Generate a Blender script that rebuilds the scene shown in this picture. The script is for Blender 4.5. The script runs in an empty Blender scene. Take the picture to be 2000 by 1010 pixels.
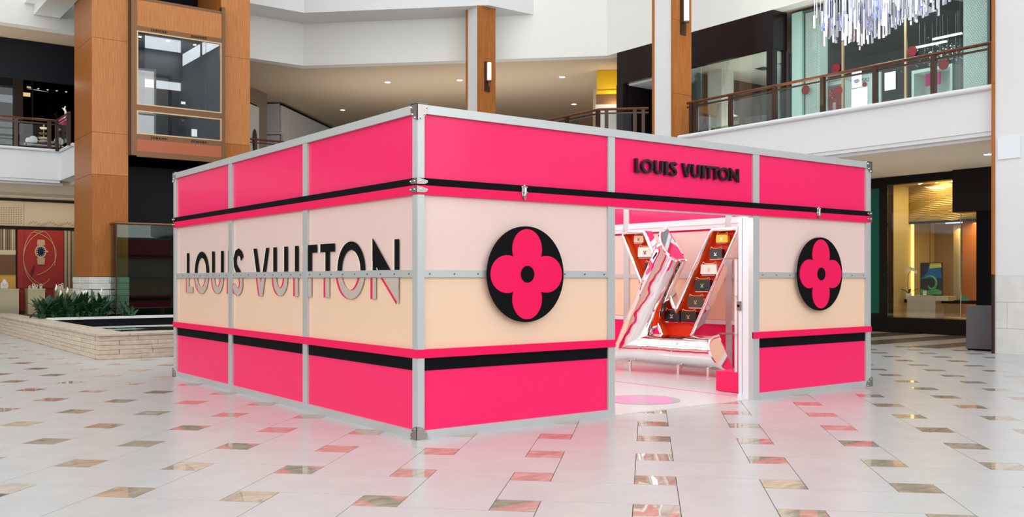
import bpy, math, random
from mathutils import Vector, Matrix
random.seed(7)
S = bpy.context.scene
C = S.collection

# ------------------------------------------------------------------ camera, world, light, exposure
# world axes: X and Y follow the walls of the trunk-shaped pavilion, Z is up, metres
FPX = 1845.0
cam_d = bpy.data.cameras.new('camera')
cam_d.sensor_fit = 'HORIZONTAL'; cam_d.sensor_width = 36.0
cam_d.lens = 36.0 * FPX / 2000.0
cam_d.shift_y = (545.0 - 505.0) / 2000.0
cam_d.clip_end = 300
cam = bpy.data.objects.new('camera', cam_d); C.objects.link(cam)
cam.location = (0, 0, 1.438)
cam.rotation_euler = (math.radians(90), 0, -math.atan2(0.6, 0.8))
S.camera = cam
vs = S.view_settings
vs.view_transform = 'Standard'; vs.look = 'None'; vs.gamma = 1.0; vs.use_curve_mapping = False
vs.exposure = 0.2
W = bpy.data.worlds.new('daylight'); S.world = W; W.use_nodes = True
bgn = W.node_tree.nodes['Background']
bgn.inputs[0].default_value = (0.93, 0.97, 1.0, 1); bgn.inputs[1].default_value = 1.0

def area(name, loc, target, sx, sy, power, col=(1, 1, 1), spread=180):
    d = bpy.data.lights.new(name, 'AREA'); d.shape = 'RECTANGLE'; d.size = sx; d.size_y = sy
    d.energy = power; d.color = col; d.spread = math.radians(spread)
    o = bpy.data.objects.new(name, d); C.objects.link(o); o.location = loc
    o.rotation_euler = (Vector(target) - Vector(loc)).to_track_quat('-Z', 'Y').to_euler()
    return o
area('skylight', (5, 9, 18.2), (5, 9, 0), 30, 40, 1950, (0.985, 0.99, 1.0))
area('south_fill', (4, -13.6, 9.5), (4, 10, 9.5), 30, 12, 2900, (0.98, 0.99, 1.0))  # added fill behind the camera to brighten upright faces, an invented opening
area('west_fill', (-13.6, 10, 9.0), (10, 10, 9.0), 34, 10, 1650, (1.0, 0.985, 0.965))  # added side fill to brighten the lettered wall, an invented opening

# ------------------------------------------------------------------ materials
MATS = {}
def lin(c):
    return tuple(((v / 255 / 12.92) if v / 255 <= 0.04045 else ((v / 255 + 0.055) / 1.055) ** 2.4) for v in c)
def mat(name, rgb, rough=0.5, metal=0.0, coat=0.0, emit=None, estr=0.0, spec=0.5, trans=0.0, alpha=1.0, coatr=0.05):
    m = bpy.data.materials.new(name); m.use_nodes = True
    b = m.node_tree.nodes['Principled BSDF']
    b.inputs['Base Color'].default_value = (*rgb, 1)
    b.inputs['Roughness'].default_value = rough
    b.inputs['Metallic'].default_value = metal
    b.inputs['Specular IOR Level'].default_value = spec
    b.inputs['Coat Weight'].default_value = coat
    b.inputs['Coat Roughness'].default_value = coatr
    b.inputs['Transmission Weight'].default_value = trans
    b.inputs['Alpha'].default_value = alpha
    if emit:
        b.inputs['Emission Color'].default_value = (*emit, 1); b.inputs['Emission Strength'].default_value = estr
    MATS[name] = m
    return m
def noise_col(m, c1, c2, scale=(1, 1, 1), nscale=5.0, detail=4.0, lo=0.35, hi=0.65, bump=0.0, rough=None, coords='Object', dist=0.0):
    nt = m.node_tree; n = nt.nodes; l = nt.links; b = n['Principled BSDF']
    tc = n.new('ShaderNodeTexCoord'); mp = n.new('ShaderNodeMapping'); mp.inputs['Scale'].default_value = scale
    nz = n.new('ShaderNodeTexNoise'); nz.inputs['Scale'].default_value = nscale; nz.inputs['Detail'].default_value = detail
    nz.inputs['Distortion'].default_value = dist
    cr = n.new('ShaderNodeValToRGB'); cr.color_ramp.elements[0].position = lo; cr.color_ramp.elements[1].position = hi
    cr.color_ramp.elements[0].color = (*c1, 1); cr.color_ramp.elements[1].color = (*c2, 1)
    l.new(tc.outputs[coords], mp.inputs[0]); l.new(mp.outputs[0], nz.inputs['Vector'])
    l.new(nz.outputs[0], cr.inputs[0]); l.new(cr.outputs[0], b.inputs['Base Color'])
    if bump:
        bp = n.new('ShaderNodeBump'); bp.inputs['Strength'].default_value = bump; bp.inputs['Distance'].default_value = 0.02
        l.new(nz.outputs[0], bp.inputs['Height']); l.new(bp.outputs[0], b.inputs['Normal'])
    return m
def glass(name, tint=(1, 1, 1), refl=1.0, rough=0.0, ior=1.5):
    m = bpy.data.materials.new(name); m.use_nodes = True; nt = m.node_tree; n = nt.nodes; l = nt.links
    n.remove(n['Principled BSDF'])
    tr = n.new('ShaderNodeBsdfTransparent'); tr.inputs[0].default_value = (*tint, 1)
    gl = n.new('ShaderNodeBsdfGlossy'); gl.inputs['Roughness'].default_value = rough
    fr = n.new('ShaderNodeFresnel'); fr.inputs[0].default_value = ior
    mu = n.new('ShaderNodeMath'); mu.operation = 'MULTIPLY'; mu.inputs[1].default_value = refl; mu.use_clamp = True
    mx = n.new('ShaderNodeMixShader')
    l.new(fr.outputs[0], mu.inputs[0]); l.new(mu.outputs[0], mx.inputs[0]); l.new(tr.outputs[0], mx.inputs[1]); l.new(gl.outputs[0], mx.inputs[2])
    l.new(mx.outputs[0], n['Material Output'].inputs[0]); MATS[name] = m
    return m

PINK = (0.96, 0.010, 0.135)
mat('pink', PINK, 0.34, coat=0.14, coatr=0.08, spec=0.35)
mat('pink_trim', (0.88, 0.004, 0.095), 0.4, spec=0.25)
mat('pink_print', (0.80, 0.006, 0.085), 0.4)
mat('black', (0.006, 0.006, 0.007), 0.6, spec=0.05)
mat('black_gloss', (0.010, 0.008, 0.010), 0.16)
mat('cream_upper', (0.82, 0.60, 0.545), 0.30, coat=0.2, coatr=0.08)
mat('cream_lower', (0.88, 0.61, 0.435), 0.30, coat=0.2, coatr=0.08)
mat('letter_cream', (0.85, 0.76, 0.60), 0.4)
mat('letter_grey', (0.52, 0.43, 0.37), 0.4)
mat('alu', (0.60, 0.615, 0.61), 0.38, metal=0.45)
mat('alu_white', (0.80, 0.79, 0.82), 0.35, metal=0.1)
mat('chrome', (0.93, 0.93, 0.94), 0.035, metal=1.0)
mat('steel', (0.40, 0.375, 0.35), 0.25, metal=1.0)
mat('red_in', (0.92, 0.055, 0.015), 0.45, spec=0.2)
mat('orange_in', (0.92, 0.13, 0.02), 0.45, spec=0.2)
m = mat('porcelain', (0.55, 0.55, 0.54), 0.27, spec=0.7)
noise_col(m, (0.485, 0.482, 0.474), (0.522, 0.519, 0.513), (1.6, 1.6, 1), 2.0, 6, 0.3, 0.7)
m = mat('marble', (0.40, 0.32, 0.24), 0.025, spec=0.9)
noise_col(m, (0.32, 0.26, 0.19), (0.52, 0.435, 0.34), (1, 2.5, 1), 5.0, 6, 0.3, 0.7, dist=1.2)
mat('grout', (0.10, 0.095, 0.09), 0.8)
mat('white_floor', (0.64, 0.62, 0.61), 0.22)
mat('decal_grey', (0.42, 0.38, 0.40), 0.25)
mat('decal_pink', (0.80, 0.25, 0.52), 0.25)
mat('south_wall', (0.20, 0.225, 0.25), 0.7)
mat('daylight_pane', (0.8, 0.9, 1.0), 0.4, emit=(0.92, 0.97, 1.0), estr=3.6)
mat('print_gold', (0.62, 0.40, 0.20), 0.5); mat('print_steel', (0.52, 0.45, 0.38), 0.5)
mat('plaster', (0.86, 0.87, 0.835), 0.8)
mat('plaster_cool', (0.77, 0.785, 0.79), 0.7)
mat('ceiling_tan', (0.66, 0.535, 0.40), 0.8)
mat('ceiling_low', (0.80, 0.72, 0.62), 0.8)
mat('soffit', (0.72, 0.69, 0.62), 0.8)
def wood(name, c1, c2, rough=0.3):
    m = mat(name, c1, rough, spec=0.22)
    noise_col(m, c1, c2, (14, 14, 0.5), 4.0, 8, 0.3, 0.72)
wood('wood', (0.32, 0.098, 0.018), (0.48, 0.175, 0.042), 0.4)
wood('wood_light', (0.45, 0.160, 0.045), (0.61, 0.26, 0.092), 0.4)
wood('wood_rail', (0.10, 0.030, 0.013), (0.17, 0.052, 0.022), 0.25)
mat('bronze', (0.20, 0.098, 0.046), 0.38, metal=0.7)
mat('bronze_dark', (0.060, 0.032, 0.020), 0.35, metal=0.5)
mat('gold', (0.85, 0.62, 0.32), 0.25, metal=1.0)
mat('brass_trim', (0.52, 0.38, 0.23), 0.35, metal=0.7)
mat('copper', (0.42, 0.115, 0.05), 0.4, metal=0.3)
m = mat('stone', (0.62, 0.57, 0.51), 0.85); noise_col(m, (0.52, 0.415, 0.32), (0.72, 0.60, 0.485), (1, 1, 2), 9.0, 8, 0.25, 0.75, bump=0.6)
m = mat('stone_cap', (0.55, 0.50, 0.44), 0.5); noise_col(m, (0.46, 0.38, 0.30), (0.60, 0.515, 0.42), (1, 1, 1), 6.0, 6)
m = mat('stone_white', (0.75, 0.73, 0.69), 0.8); noise_col(m, (0.64, 0.615, 0.57), (0.82, 0.80, 0.765), (1, 1, 2), 8.0, 8, 0.3, 0.7, bump=0.5)
m = mat('limestone', (0.72, 0.70, 0.66), 0.5); noise_col(m, (0.70, 0.69, 0.665), (0.78, 0.77, 0.75), (1, 1, 1), 3.0, 6)
m = mat('water', (0.012, 0.014, 0.013), 0.03, spec=0.7)
nt = m.node_tree; nz = nt.nodes.new('ShaderNodeTexNoise'); nz.inputs['Scale'].default_value = 2.2
bp = nt.nodes.new('ShaderNodeBump'); bp.inputs['Strength'].default_value = 0.5; bp.inputs['Distance'].default_value = 0.08
nt.links.new(nz.outputs[0], bp.inputs['Height']); nt.links.new(bp.outputs[0], nt.nodes['Principled BSDF'].inputs['Normal'])
mat('soil', (0.05, 0.035, 0.025), 0.9)
m = mat('leaf', (0.02, 0.075, 0.03), 0.35); noise_col(m, (0.012, 0.05, 0.02), (0.035, 0.11, 0.04), (1, 1, 1), 3.0, 3)
mat('petal', (0.85, 0.83, 0.72), 0.5)
mat('dark_wall', (0.007, 0.008, 0.010), 0.5, spec=0.15)
mat('dark_band', (0.010, 0.012, 0.019), 0.5, spec=0.2)
mat('espresso', (0.013, 0.008, 0.009), 0.22, spec=0.35)
mat('espresso_matt', (0.010, 0.007, 0.006), 0.5, spec=0.15)
mat('tan_panel', (0.50, 0.42, 0.32), 0.7)
mat('tan_dark', (0.22, 0.17, 0.125), 0.7)
mat('poster_red', (0.36, 0.026, 0.022), 0.4)
mat('poster_dark', (0.13, 0.006, 0.008), 0.4)
mat('slat_light', (0.62, 0.53, 0.36), 0.5); mat('slat_mid', (0.32, 0.25, 0.15), 0.5); mat('slat_dark', (0.10, 0.08, 0.07), 0.5)
mat('brown_panel', (0.17, 0.075, 0.03), 0.5)
mat('golden_wall', (0.72, 0.42, 0.08), 0.5)
m = mat('shagreen', (0.45, 0.40, 0.28), 0.7); noise_col(m, (0.36, 0.32, 0.21), (0.52, 0.47, 0.34), (1, 1, 1), 60.0, 3)
mat('navy', (0.012, 0.012, 0.05), 0.3)
mat('white', (0.85, 0.85, 0.84), 0.45)
mat('paper', (0.80, 0.85, 0.90), 0.6)
mat('grey_text', (0.18, 0.22, 0.27), 0.6)
mat('teal', (0.42, 0.66, 0.59), 0.25)
mat('teal_dark', (0.003, 0.115, 0.082), 0.2)
mat('red_dot', (0.16, 0.006, 0.012), 0.4)
mat('red_gift', (0.62, 0.012, 0.014), 0.2, coat=0.5)
mat('magenta', (0.62, 0.012, 0.19), 0.4)
mat('mint', (0.76, 0.83, 0.79), 0.5)
mat('grey_wall', (0.10, 0.105, 0.125), 0.6)
mat('grey_dark', (0.045, 0.045, 0.055), 0.6)
mat('bin_grey', (0.115, 0.105, 0.11), 0.5)
mat('orange_wood', (0.42, 0.15, 0.03), 0.4)
m = mat('wave_gold', (0.62, 0.47, 0.18), 0.4)
mat('sand', (0.52, 0.45, 0.31), 0.6)
mat('linen_gold', (0.58, 0.45, 0.18), 0.6); mat('brown_gold', (0.36, 0.235, 0.09), 0.6)
mat('yellow', (0.80, 0.50, 0.0), 0.5)
mat('lampwhite', (0.9, 0.88, 0.82), 0.4, emit=(1, 0.93, 0.82), estr=0.35)
mat('downlight', (1, 1, 1), 0.4, emit=(1, 0.93, 0.82), estr=9.0)
mat('downlight_warm', (1, 1, 1), 0.4, emit=(1, 0.80, 0.5), estr=14.0)
mat('led', (1, 1, 1), 0.4, emit=(1, 1.0, 0.72), estr=2.2)
mat('glow_gold', (1, 0.8, 0.3), 0.4, emit=(1, 0.68, 0.18), estr=1.6)
mat('sign_light', (1, 1, 1), 0.4, emit=(0.85, 0.92, 1), estr=2.5)
mat('elev_steel', (0.30, 0.27, 0.21), 0.4, metal=0.6)
mat('elev_grey', (0.16, 0.165, 0.18), 0.35, metal=0.3)
mat('crystal', (0.90, 0.91, 0.96), 0.03, metal=0.85)
mat('crystal_clear', (0.62, 0.63, 0.70), 0.05, metal=0.6)
mat('crystal_blue', (0.25, 0.30, 0.85), 0.2, emit=(0.35, 0.42, 1.0), estr=0.5)
m = mat('mesh_white', (0.60, 0.67, 0.66), 0.35)
mat('hammered', (0.92, 0.95, 0.93), 0.4)
mat('mint_grey', (0.30, 0.36, 0.36), 0.5)  # darker, greyer mint for the lower cabinet doors
mat('photo_paper', (0.62, 0.63, 0.64), 0.5)
mat('photo_dark', (0.012, 0.013, 0.018), 0.5)
glass('glass', (0.95, 0.975, 0.965), 0.5)
glass('glass_cab', (0.60, 0.63, 0.66), 3.4)
glass('glass_store', (0.90, 0.965, 0.95), 0.55)
glass('glass_green', (0.62, 0.80, 0.72), 1.0)
glass('glass_dark', (0.25, 0.27, 0.30), 1.0)
glass('glass_clear', (0.98, 0.99, 1.0), 0.7)

# ------------------------------------------------------------------ mesh helpers
def wpos(p):
    v = Vector((0, 0, 0))
    while p is not None:
        v += p.location; p = p.parent
    return v
def finish(o, parent=None, label=None, cat=None, group=None, kind=None):
    C.objects.link(o)
    if parent is not None: o.parent = parent
    if label: o['label'] = label
    if cat: o['category'] = cat
    if group: o['group'] = group
    if kind: o['kind'] = kind
    return o
def thing(name, loc, label, cat, group=None, kind=None, rz=0.0):
    o = bpy.data.objects.new(name, None); o.location = loc; o.rotation_euler = (0, 0, rz); o.empty_display_size = 0.1
    return finish(o, None, label, cat, group, kind)
class MB:
    def __init__(s): s.v = []; s.f = []
    def add(s, vs, fs):
        k = len(s.v); s.v += [tuple(v) for v in vs]; s.f += [tuple(i + k for i in f) for f in fs]; return s
    def box(s, x0, x1, y0, y1, z0, z1):
        vs = [(x, y, z) for z in (z0, z1) for y in (y0, y1) for x in (x0, x1)]
        return s.add(vs, [(0, 2, 3, 1), (4, 5, 7, 6), (0, 1, 5, 4), (2, 6, 7, 3), (0, 4, 6, 2), (1, 3, 7, 5)])
    def prism(s, poly, z0, z1):
        n = len(poly)
        if sum(poly[i][0] * poly[(i + 1) % n][1] - poly[(i + 1) % n][0] * poly[i][1] for i in range(n)) < 0: poly = poly[::-1]
        vs = [(x, y, z0) for x, y in poly] + [(x, y, z1) for x, y in poly]
        fs = [tuple(range(n))[::-1], tuple(range(n, 2 * n))] + [(i, (i + 1) % n, n + (i + 1) % n, n + i) for i in range(n)]
        return s.add(vs, fs)
    def slab(s, poly, org, ax, ay, depth):
        """polygon in the plane (org; ax, ay) pushed back by depth against ax x ay"""
        org = Vector(org); ax = Vector(ax); ay = Vector(ay); nn = ax.cross(ay).normalized(); n = len(poly)
        if sum(poly[i][0] * poly[(i + 1) % n][1] - poly[(i + 1) % n][0] * poly[i][1] for i in range(n)) < 0: poly = poly[::-1]
        a = [org + ax * p[0] + ay * p[1] for p in poly]; b = [p - nn * depth for p in a]
        return s.add(a + b, [tuple(range(n)), tuple(range(n, 2 * n))[::-1]] + [(i, n + i, n + (i + 1) % n, (i + 1) % n) for i in range(n)])
    def tube(s, pts, r, n=8, closed=False, rr=None):
        pts = [Vector(p) for p in pts]; m = len(pts); vs = []; prev = None
        for i, p in enumerate(pts):
            t = (pts[(i + 1) % m] - pts[i - 1]) if closed or 0 < i < m - 1 else (pts[1] - pts[0] if i == 0 else pts[-1] - pts[-2])
            t.normalize()
            if prev is None:
                up = Vector((0, 0, 1)) if abs(t.z) < 0.9 else Vector((1, 0, 0))
                a = t.cross(up).normalized()
            else:
                a = (prev - t * prev.dot(t)).normalized()
            prev = a; b = t.cross(a); R = rr[i] if rr else r
            vs += [p + (a * math.cos(k * 2 * math.pi / n) + b * math.sin(k * 2 * math.pi / n)) * R for k in range(n)]
        fs = [(i * n + k, i * n + (k + 1) % n, ((i + 1) % m) * n + (k + 1) % n, ((i + 1) % m) * n + k) for i in range(m if closed else m - 1) for k in range(n)]
        if not closed: fs += [tuple(range(n))[::-1], tuple(range((m - 1) * n, m * n))]
        return s.add(vs, fs)
    def lathe(s, prof, c=(0, 0, 0), n=16):
        vs = []; m = len(prof)
        for r, z in prof: vs += [(c[0] + r * math.cos(k * 2 * math.pi / n), c[1] + r * math.sin(k * 2 * math.pi / n), c[2] + z) for k in range(n)]
        fs = [(i * n + k, i * n + (k + 1) % n, (i + 1) * n + (k + 1) % n, (i + 1) * n + k) for i in range(m - 1) for k in range(n)]
        fs += [tuple(range(n))[::-1], tuple(range((m - 1) * n, m * n))]
        return s.add(vs, fs)
    def build(s, name, material, parent=None, smooth=False, bevel=0.0, local=False, **kw):
        off = Vector((0, 0, 0)) if (local or parent is None) else wpos(parent)
        me = bpy.data.meshes.new(name); me.from_pydata([Vector(v) - off for v in s.v], [], s.f); me.update()
        me.materials.append(MATS[material])
        if smooth:
            for p in me.polygons: p.use_smooth = True
            try: me.set_sharp_from_angle(angle=math.radians(40))
            except Exception: pass
        o = bpy.data.objects.new(name, me)
        if bevel:
            b = o.modifiers.new('bevel', 'BEVEL'); b.width = bevel; b.segments = 2; b.limit_method = 'ANGLE'
        return finish(o, parent, **kw)
def bx(name, material, x0, x1, y0, y1, z0, z1, parent=None, **kw):
    return MB().box(x0, x1, y0, y1, z0, z1).build(name, material, parent, **kw)
def copy_tree(o, parent=None):
    c = o.copy(); C.objects.link(c); c.parent = parent
    for ch in o.children: copy_tree(ch, c)
    return c
def ellipse(cx, cy, rx, ry, n=40, a0=0.0, a1=2 * math.pi):
    full = abs(a1 - a0 - 2 * math.pi) < 1e-6
    return [(cx + rx * math.cos(a0 + (a1 - a0) * k / (n if full else n - 1)), cy + ry * math.sin(a0 + (a1 - a0) * k / (n if full else n - 1))) for k in range(n)]
def text(name, body, material, parent, org, ax, ay, size, depth=0.004, off=0.0):
    cu = bpy.data.curves.new(name, 'FONT'); cu.body = body; cu.size = size; cu.extrude = depth; cu.offset = off
    cu.align_x = 'CENTER'; cu.align_y = 'CENTER'; cu.materials.append(MATS[material])
    o = bpy.data.objects.new(name, cu); ax = Vector(ax).normalized(); ay = Vector(ay).normalized(); az = ax.cross(ay)
    p = Vector(org) - (wpos(parent) if parent else Vector((0, 0, 0)))
    M = Matrix((ax, ay, az)).transposed().to_4x4(); M.translation = p
    finish(o, None); bpy.context.view_layer.update()
    me = bpy.data.meshes.new_from_object(o.evaluated_get(bpy.context.evaluated_depsgraph_get())); bpy.data.objects.remove(o)
    o = bpy.data.objects.new(name, me); finish(o, parent); o.matrix_basis = M
    return o
ST = dict(kind='structure')

# ------------------------------------------------------------------ floor with basket-weave tiles
FL = bx('floor', 'grout', -14, 40, -14, 60, -0.30, -0.006, **ST)
R2 = math.sqrt(0.5); PT = 0.886; SM = 0.2945; B0 = -0.0875; A0 = 5.790; G = 0.0028
BOX = (4.377, 11.45, 7.243, 14.19)
def AB(a, b): return ((a + b) * R2, (a - b) * R2)
def hidden(u, v):
    for k in range(1, 60):
        t = k / 60
        if BOX[0] < u * t < BOX[1] and BOX[2] < v * t < BOX[3]: return True
    return False
def tile_poly(a0, a1, b0, b1): return [AB(a0 + G, b0 + G), AB(a0 + G, b1 - G), AB(a1 - G, b1 - G), AB(a1 - G, b0 + G)]
def inbox(p): return any(BOX[0] - .01 < x < BOX[1] + .01 and BOX[2] - .01 < y < BOX[3] + .01 for x, y in p)
def clip(poly, f):
    out = []
    for i in range(len(poly)):
        p, q = poly[i], poly[(i + 1) % len(poly)]; fp, fq = f(p), f(q)
        if fp >= 0: out.append(p)
        if (fp >= 0) != (fq >= 0):
            t = fp / (fp - fq); out.append((p[0] + (q[0] - p[0]) * t, p[1] + (q[1] - p[1]) * t))
    return out
bigs, smalls = [], []
for j in range(-8, 60):
    for i in range(-42, 42):
        a, b = A0 + j * PT, B0 + i * PT
        u, v = AB(a, b); D = .6 * u + .8 * v; X = .8 * u - .6 * v
        if D < 2.4 or D > 41 or abs(X) > .62 * D + 1.2 or (u > 18.7 and v > 5.2 and v < 17.3) or u > 23.4 or v > 35.6 or u < 0.2 or v < -2: continue
        if u > 4.15 and u < 18 and v > 17.8 and v < 26.2 and X < -4.5: continue
        smalls.append((a, a + SM, b, b + SM))
        a2, b2 = a + SM, b + SM
        if (i + j) % 2: bigs.append((a2, a + PT, b, b2 + PT))
        else: bigs.append((a, a2 + PT, b2, b + PT))
def lay(lst, name, material, limit):
    full, cut = [], []
    for t in lst:
        p = tile_poly(*t); c = ((p[0][0] + p[2][0]) / 2, (p[0][1] + p[2][1]) / 2)
        D = .6 * c[0] + .8 * c[1]
        if all(BOX[0] < x < BOX[1] and BOX[2] < y < BOX[3] for x, y in p): continue
        X = .8 * c[0] - .6 * c[1]
        vis = not hidden(*c) and abs(X) < .56 * D and D > 5.5
        full.append((not vis, D, p))
    full.sort(key=lambda t: (t[0], t[1]))
    proto = {}
    n = 0
    rest = MB()
    for hid, D, p in full:
        if n < limit and not hid:
            MB().prism(p, -0.03, 0.0).build(name, material, FL); n += 1
        else: rest.prism(p, -0.03, 0.0)
    rest.build(name + 's_beyond', material, FL, kind='stuff')
lay(bigs, 'porcelain_tile', 'porcelain', 300)
lay(smalls, 'marble_tile', 'marble', 300)

# ------------------------------------------------------------------ hall shell
# tall walls around the unseen sides of the atrium, with two rows of clerestory windows behind the camera
bx('wall_west', 'plaster', -14.4, -14, -14, 60, 0, 18.5, **ST)
w = MB().box(-14, 40, -14.4, -14, 0, 14.45).box(-14, 40, -14.4, -14, 15.05, 17.1).box(-14, 40, -14.4, -14, 18.0, 18.6)
for k in range(14): w.box(-14 + 4 * k, -13.5 + 4 * k, -14.4, -14, 14, 18.6)
w.build('wall_south', 'south_wall', **ST)
for k in range(13):
    for z0, z1, n_ in ((14.45, 15.05, 'a'), (17.1, 18.0, 'b')):
        bx('window_%d' % (2 * k + (1 if n_ == 'a' else 2)), 'daylight_pane', -13.5 + 4 * k, -10 + 4 * k, -14.3, -14.25, z0, z1, **ST)
w = MB()
for k in range(11): w.box(-11 + 3 * k - .06, -11 + 3 * k + .06, -13.5, -13.35, 3.4, 15.6)
for z in (3.4, 6.4, 9.5, 12.5, 15.5): w.box(-11, 19, -13.5, -13.36, z - .06, z + .06)
w.build('window_40', 'plaster_cool', **ST)  # unseen bars added in front of the invented south fill light
w = MB()
for k in range(12): w.box(-13.5, -13.35, -7 + 3.1 * k - .06, -7 + 3.1 * k + .06, 3.9, 14.1)
for z in (4, 6.5, 9, 11.5, 14): w.box(-13.5, -13.36, -7, 27.1, z - .06, z + .06)
w.build('window_41', 'plaster_cool', **ST)  # unseen bars added in front of the invented west fill light
w = MB()
for k in range(9): w.box(-10 + 3.75 * k - .1, -10 + 3.75 * k + .1, -11, 29, 17.7, 18.0)
for k in range(9): w.box(-10, 20, -11 + 5 * k - .12, -11 + 5 * k + .12, 17.6, 18.0)
w.build('window_42', 'plaster_cool', **ST)
bx('wall_east_low', 'plaster', 23.9, 24.2, -14, 10.9, 0, 4.3, **ST)
bx('wall_east_high', 'plaster_cool', 21.6, 21.9, -14, 10.3, 5.2, 18.5, **ST)
bx('wall_north_far', 'tan_panel', -14, 40, 52, 52.4, 0, 9, **ST)
# upper floor slab (its white edge is the parapet band), low ceiling under it
UP = [(-14, 30), (6.0, 30), (6.0, 28.2), (10.25, 28.2), (10.25, 30), (13.4, 30), (17.25, 26.15), (17.25, 19.1), (18.1, 18.25), (18.5, 17.85), (18.5, -14), (40, -14), (40, 52), (-14, 52)]
MB().prism(UP, 4.32, 5.15).build('floor_upper', 'plaster_cool', **ST)
CL = [(-14, 30.3), (6.3, 30.3), (6.3, 28.6), (10.0, 28.6), (10.0, 30.3), (13.6, 30.3), (17.55, 26.3), (17.55, 19.2), (18.8, 17.95), (18.8, -14), (40, -14), (40, 52), (-14, 52)]
MB().prism(CL, 4.20, 4.32).build('ceiling_low', 'ceiling_low', **ST)
# rounded lip along the top of the parapet band
MB().tube([(18.47, -14, 5.17), (18.47, 17.3, 5.17)], 0.055, 10).build('trim_1', 'plaster_cool', smooth=True, **ST)
MB().tube([(-14, 29.97, 5.17), (5.97, 29.97, 5.17), (5.97, 28.22, 5.17)], 0.045, 10).build('trim_2', 'plaster_cool', smooth=True, **ST)
MB().tube([(18.07, 18.25, 5.17), (17.22, 19.1, 5.17), (17.22, 26.1, 5.17)], 0.045, 10).build('trim_3', 'plaster_cool', smooth=True, **ST)
# stepped moulding under the band
MB().box(18.53, 18.66, -14, 17.5, 4.24, 4.33).box(18.66, 18.82, -14, 17.5, 4.18, 4.26).build('trim_4', 'plaster_cool', **ST)
MB().box(-14, 6.0, 30.03, 30.16, 4.24, 4.33).box(-14, 6.1, 30.16, 30.32, 4.18, 4.26).build('trim_5', 'plaster_cool', **ST)
MB().box(-6, 7.9, 33.6, 33.72, 4.10, 4.21).build('trim_6', 'ceiling_low', **ST)
# walls above the upper gallery: lower set-back band and the projecting one
LW = [(-14, 30), (13.62, 30), (20.9, 22.72), (20.9, 7), (21.3, 7), (21.3, 22.9), (13.8, 30.4), (-14, 30.4)]
bx('wall_gallery_south', 'south_wall', 20.9, 21.3, -14, 6.99, 8.70, 18.5, **ST)
for k in range(5):
    for z0, z1, n_ in ((16.1, 16.9, 27),): bx('window_%d' % (n_ + k), 'daylight_pane', 20.87, 20.9, -13.5 + 4 * k, -10 + 4 * k, z0, z1, **ST)
MB().prism(LW, 8.70, 18.5).build('wall_gallery', 'plaster', **ST)
HW = [(10.2, 28.75), (13.07, 28.75), (17.13, 24.69), (17.40, 24.42), (19.2, 24.42), (13.62, 30), (10.2, 30)]
MB().prism(HW, 10.13, 18.5).build('wall_projecting', 'plaster_cool', **ST)
CE = [(-14, 30.02), (13.62, 30.02), (20.95, 22.72), (20.95, -14), (40, -14), (40, 52), (-14, 52)]
MB().prism(CE, 8.74, 8.95).build('ceiling', 'ceiling_tan', **ST)
MB().box(5.3, 5.98, 26.3, 30, 9.04, 9.9).build('trim_7', 'plaster_cool', **ST)
MB().box(5.05, 5.3, 26.3, 30, 9.32, 9.9).build('trim_8', 'plaster', **ST)
# corridor walls leading away at 45 degrees on the upper floor
MB().prism([(12.2, 33.4), (14.6, 35.55), (14.2, 36.1), (11.6, 33.8)], 5.15, 8.75).build('wall_corridor', 'tan_dark', **ST)
MB().prism([(24.6, 24.9), (24.3, 27.2), (28.9, 32.4), (33, 37), (33.5, 36.5), (25.2, 24.9)], 5.15, 8.75).build('wall_corridor_right', 'ceiling_tan', **ST)

# ------------------------------------------------------------------ the trunk-shaped pavilion
U0, U1, V0, V1 = BOX
TP = thing('trunk_pavilion', (U0, V0, 0), 'pink, cream and black pop-up pavilion built like a giant travelling trunk', 'pavilion')
class Wall:
    """s runs along the wall, d goes inwards from the outer face"""
    def __init__(s, org, dr, inn, L): s.o = org; s.d = dr; s.i = inn; s.L = L
    def p(s, a, d): return (s.o[0] + s.d[0] * a + s.i[0] * d, s.o[1] + s.d[1] * a + s.i[1] * d)
    def box(s, mb, a0, a1, d0, d1, z0, z1):
        p, q = s.p(a0, d0), s.p(a1, d1)
        return mb.box(min(p[0], q[0]), max(p[0], q[0]), min(p[1], q[1]), max(p[1], q[1]), z0, z1)
    def part(s, name, material, a0, a1, d0, d1, z0, z1, parent=TP, **kw):
        return s.box(MB(), a0, a1, d0, d1, z0, z1).build(name, material, parent, **kw)
    def slab(s, mb, poly, d, depth):
        """poly in (s, z) facing outwards at inward offset d"""
        o = s.p(0, d); ax = Vector((s.d[0], s.d[1], 0)); out = -Vector((s.i[0], s.i[1], 0)); ay = Vector((0, 0, 1))
        if ax.cross(ay).dot(out) < 0:
            o = s.p(s.L, d); ax = -ax; poly = [(s.L - x, y) for x, y in poly]
        return mb.slab(poly, (o[0], o[1], 0), ax, ay, depth)
front = Wall((U0, V0), (1, 0), (0, 1), U1 - U0)
left = Wall((U0, V0), (0, 1), (1, 0), V1 - V0)
right = Wall((U1, V0), (0, 1), (-1, 0), V1 - V0)
back = Wall((U0, V1), (1, 0), (0, -1), U1 - U0)
ZB = [0, .077, .613, .7276, .8055, 1.452, 1.520, 2.194, 2.278, 2.342, 2.920, 3.0]
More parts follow.
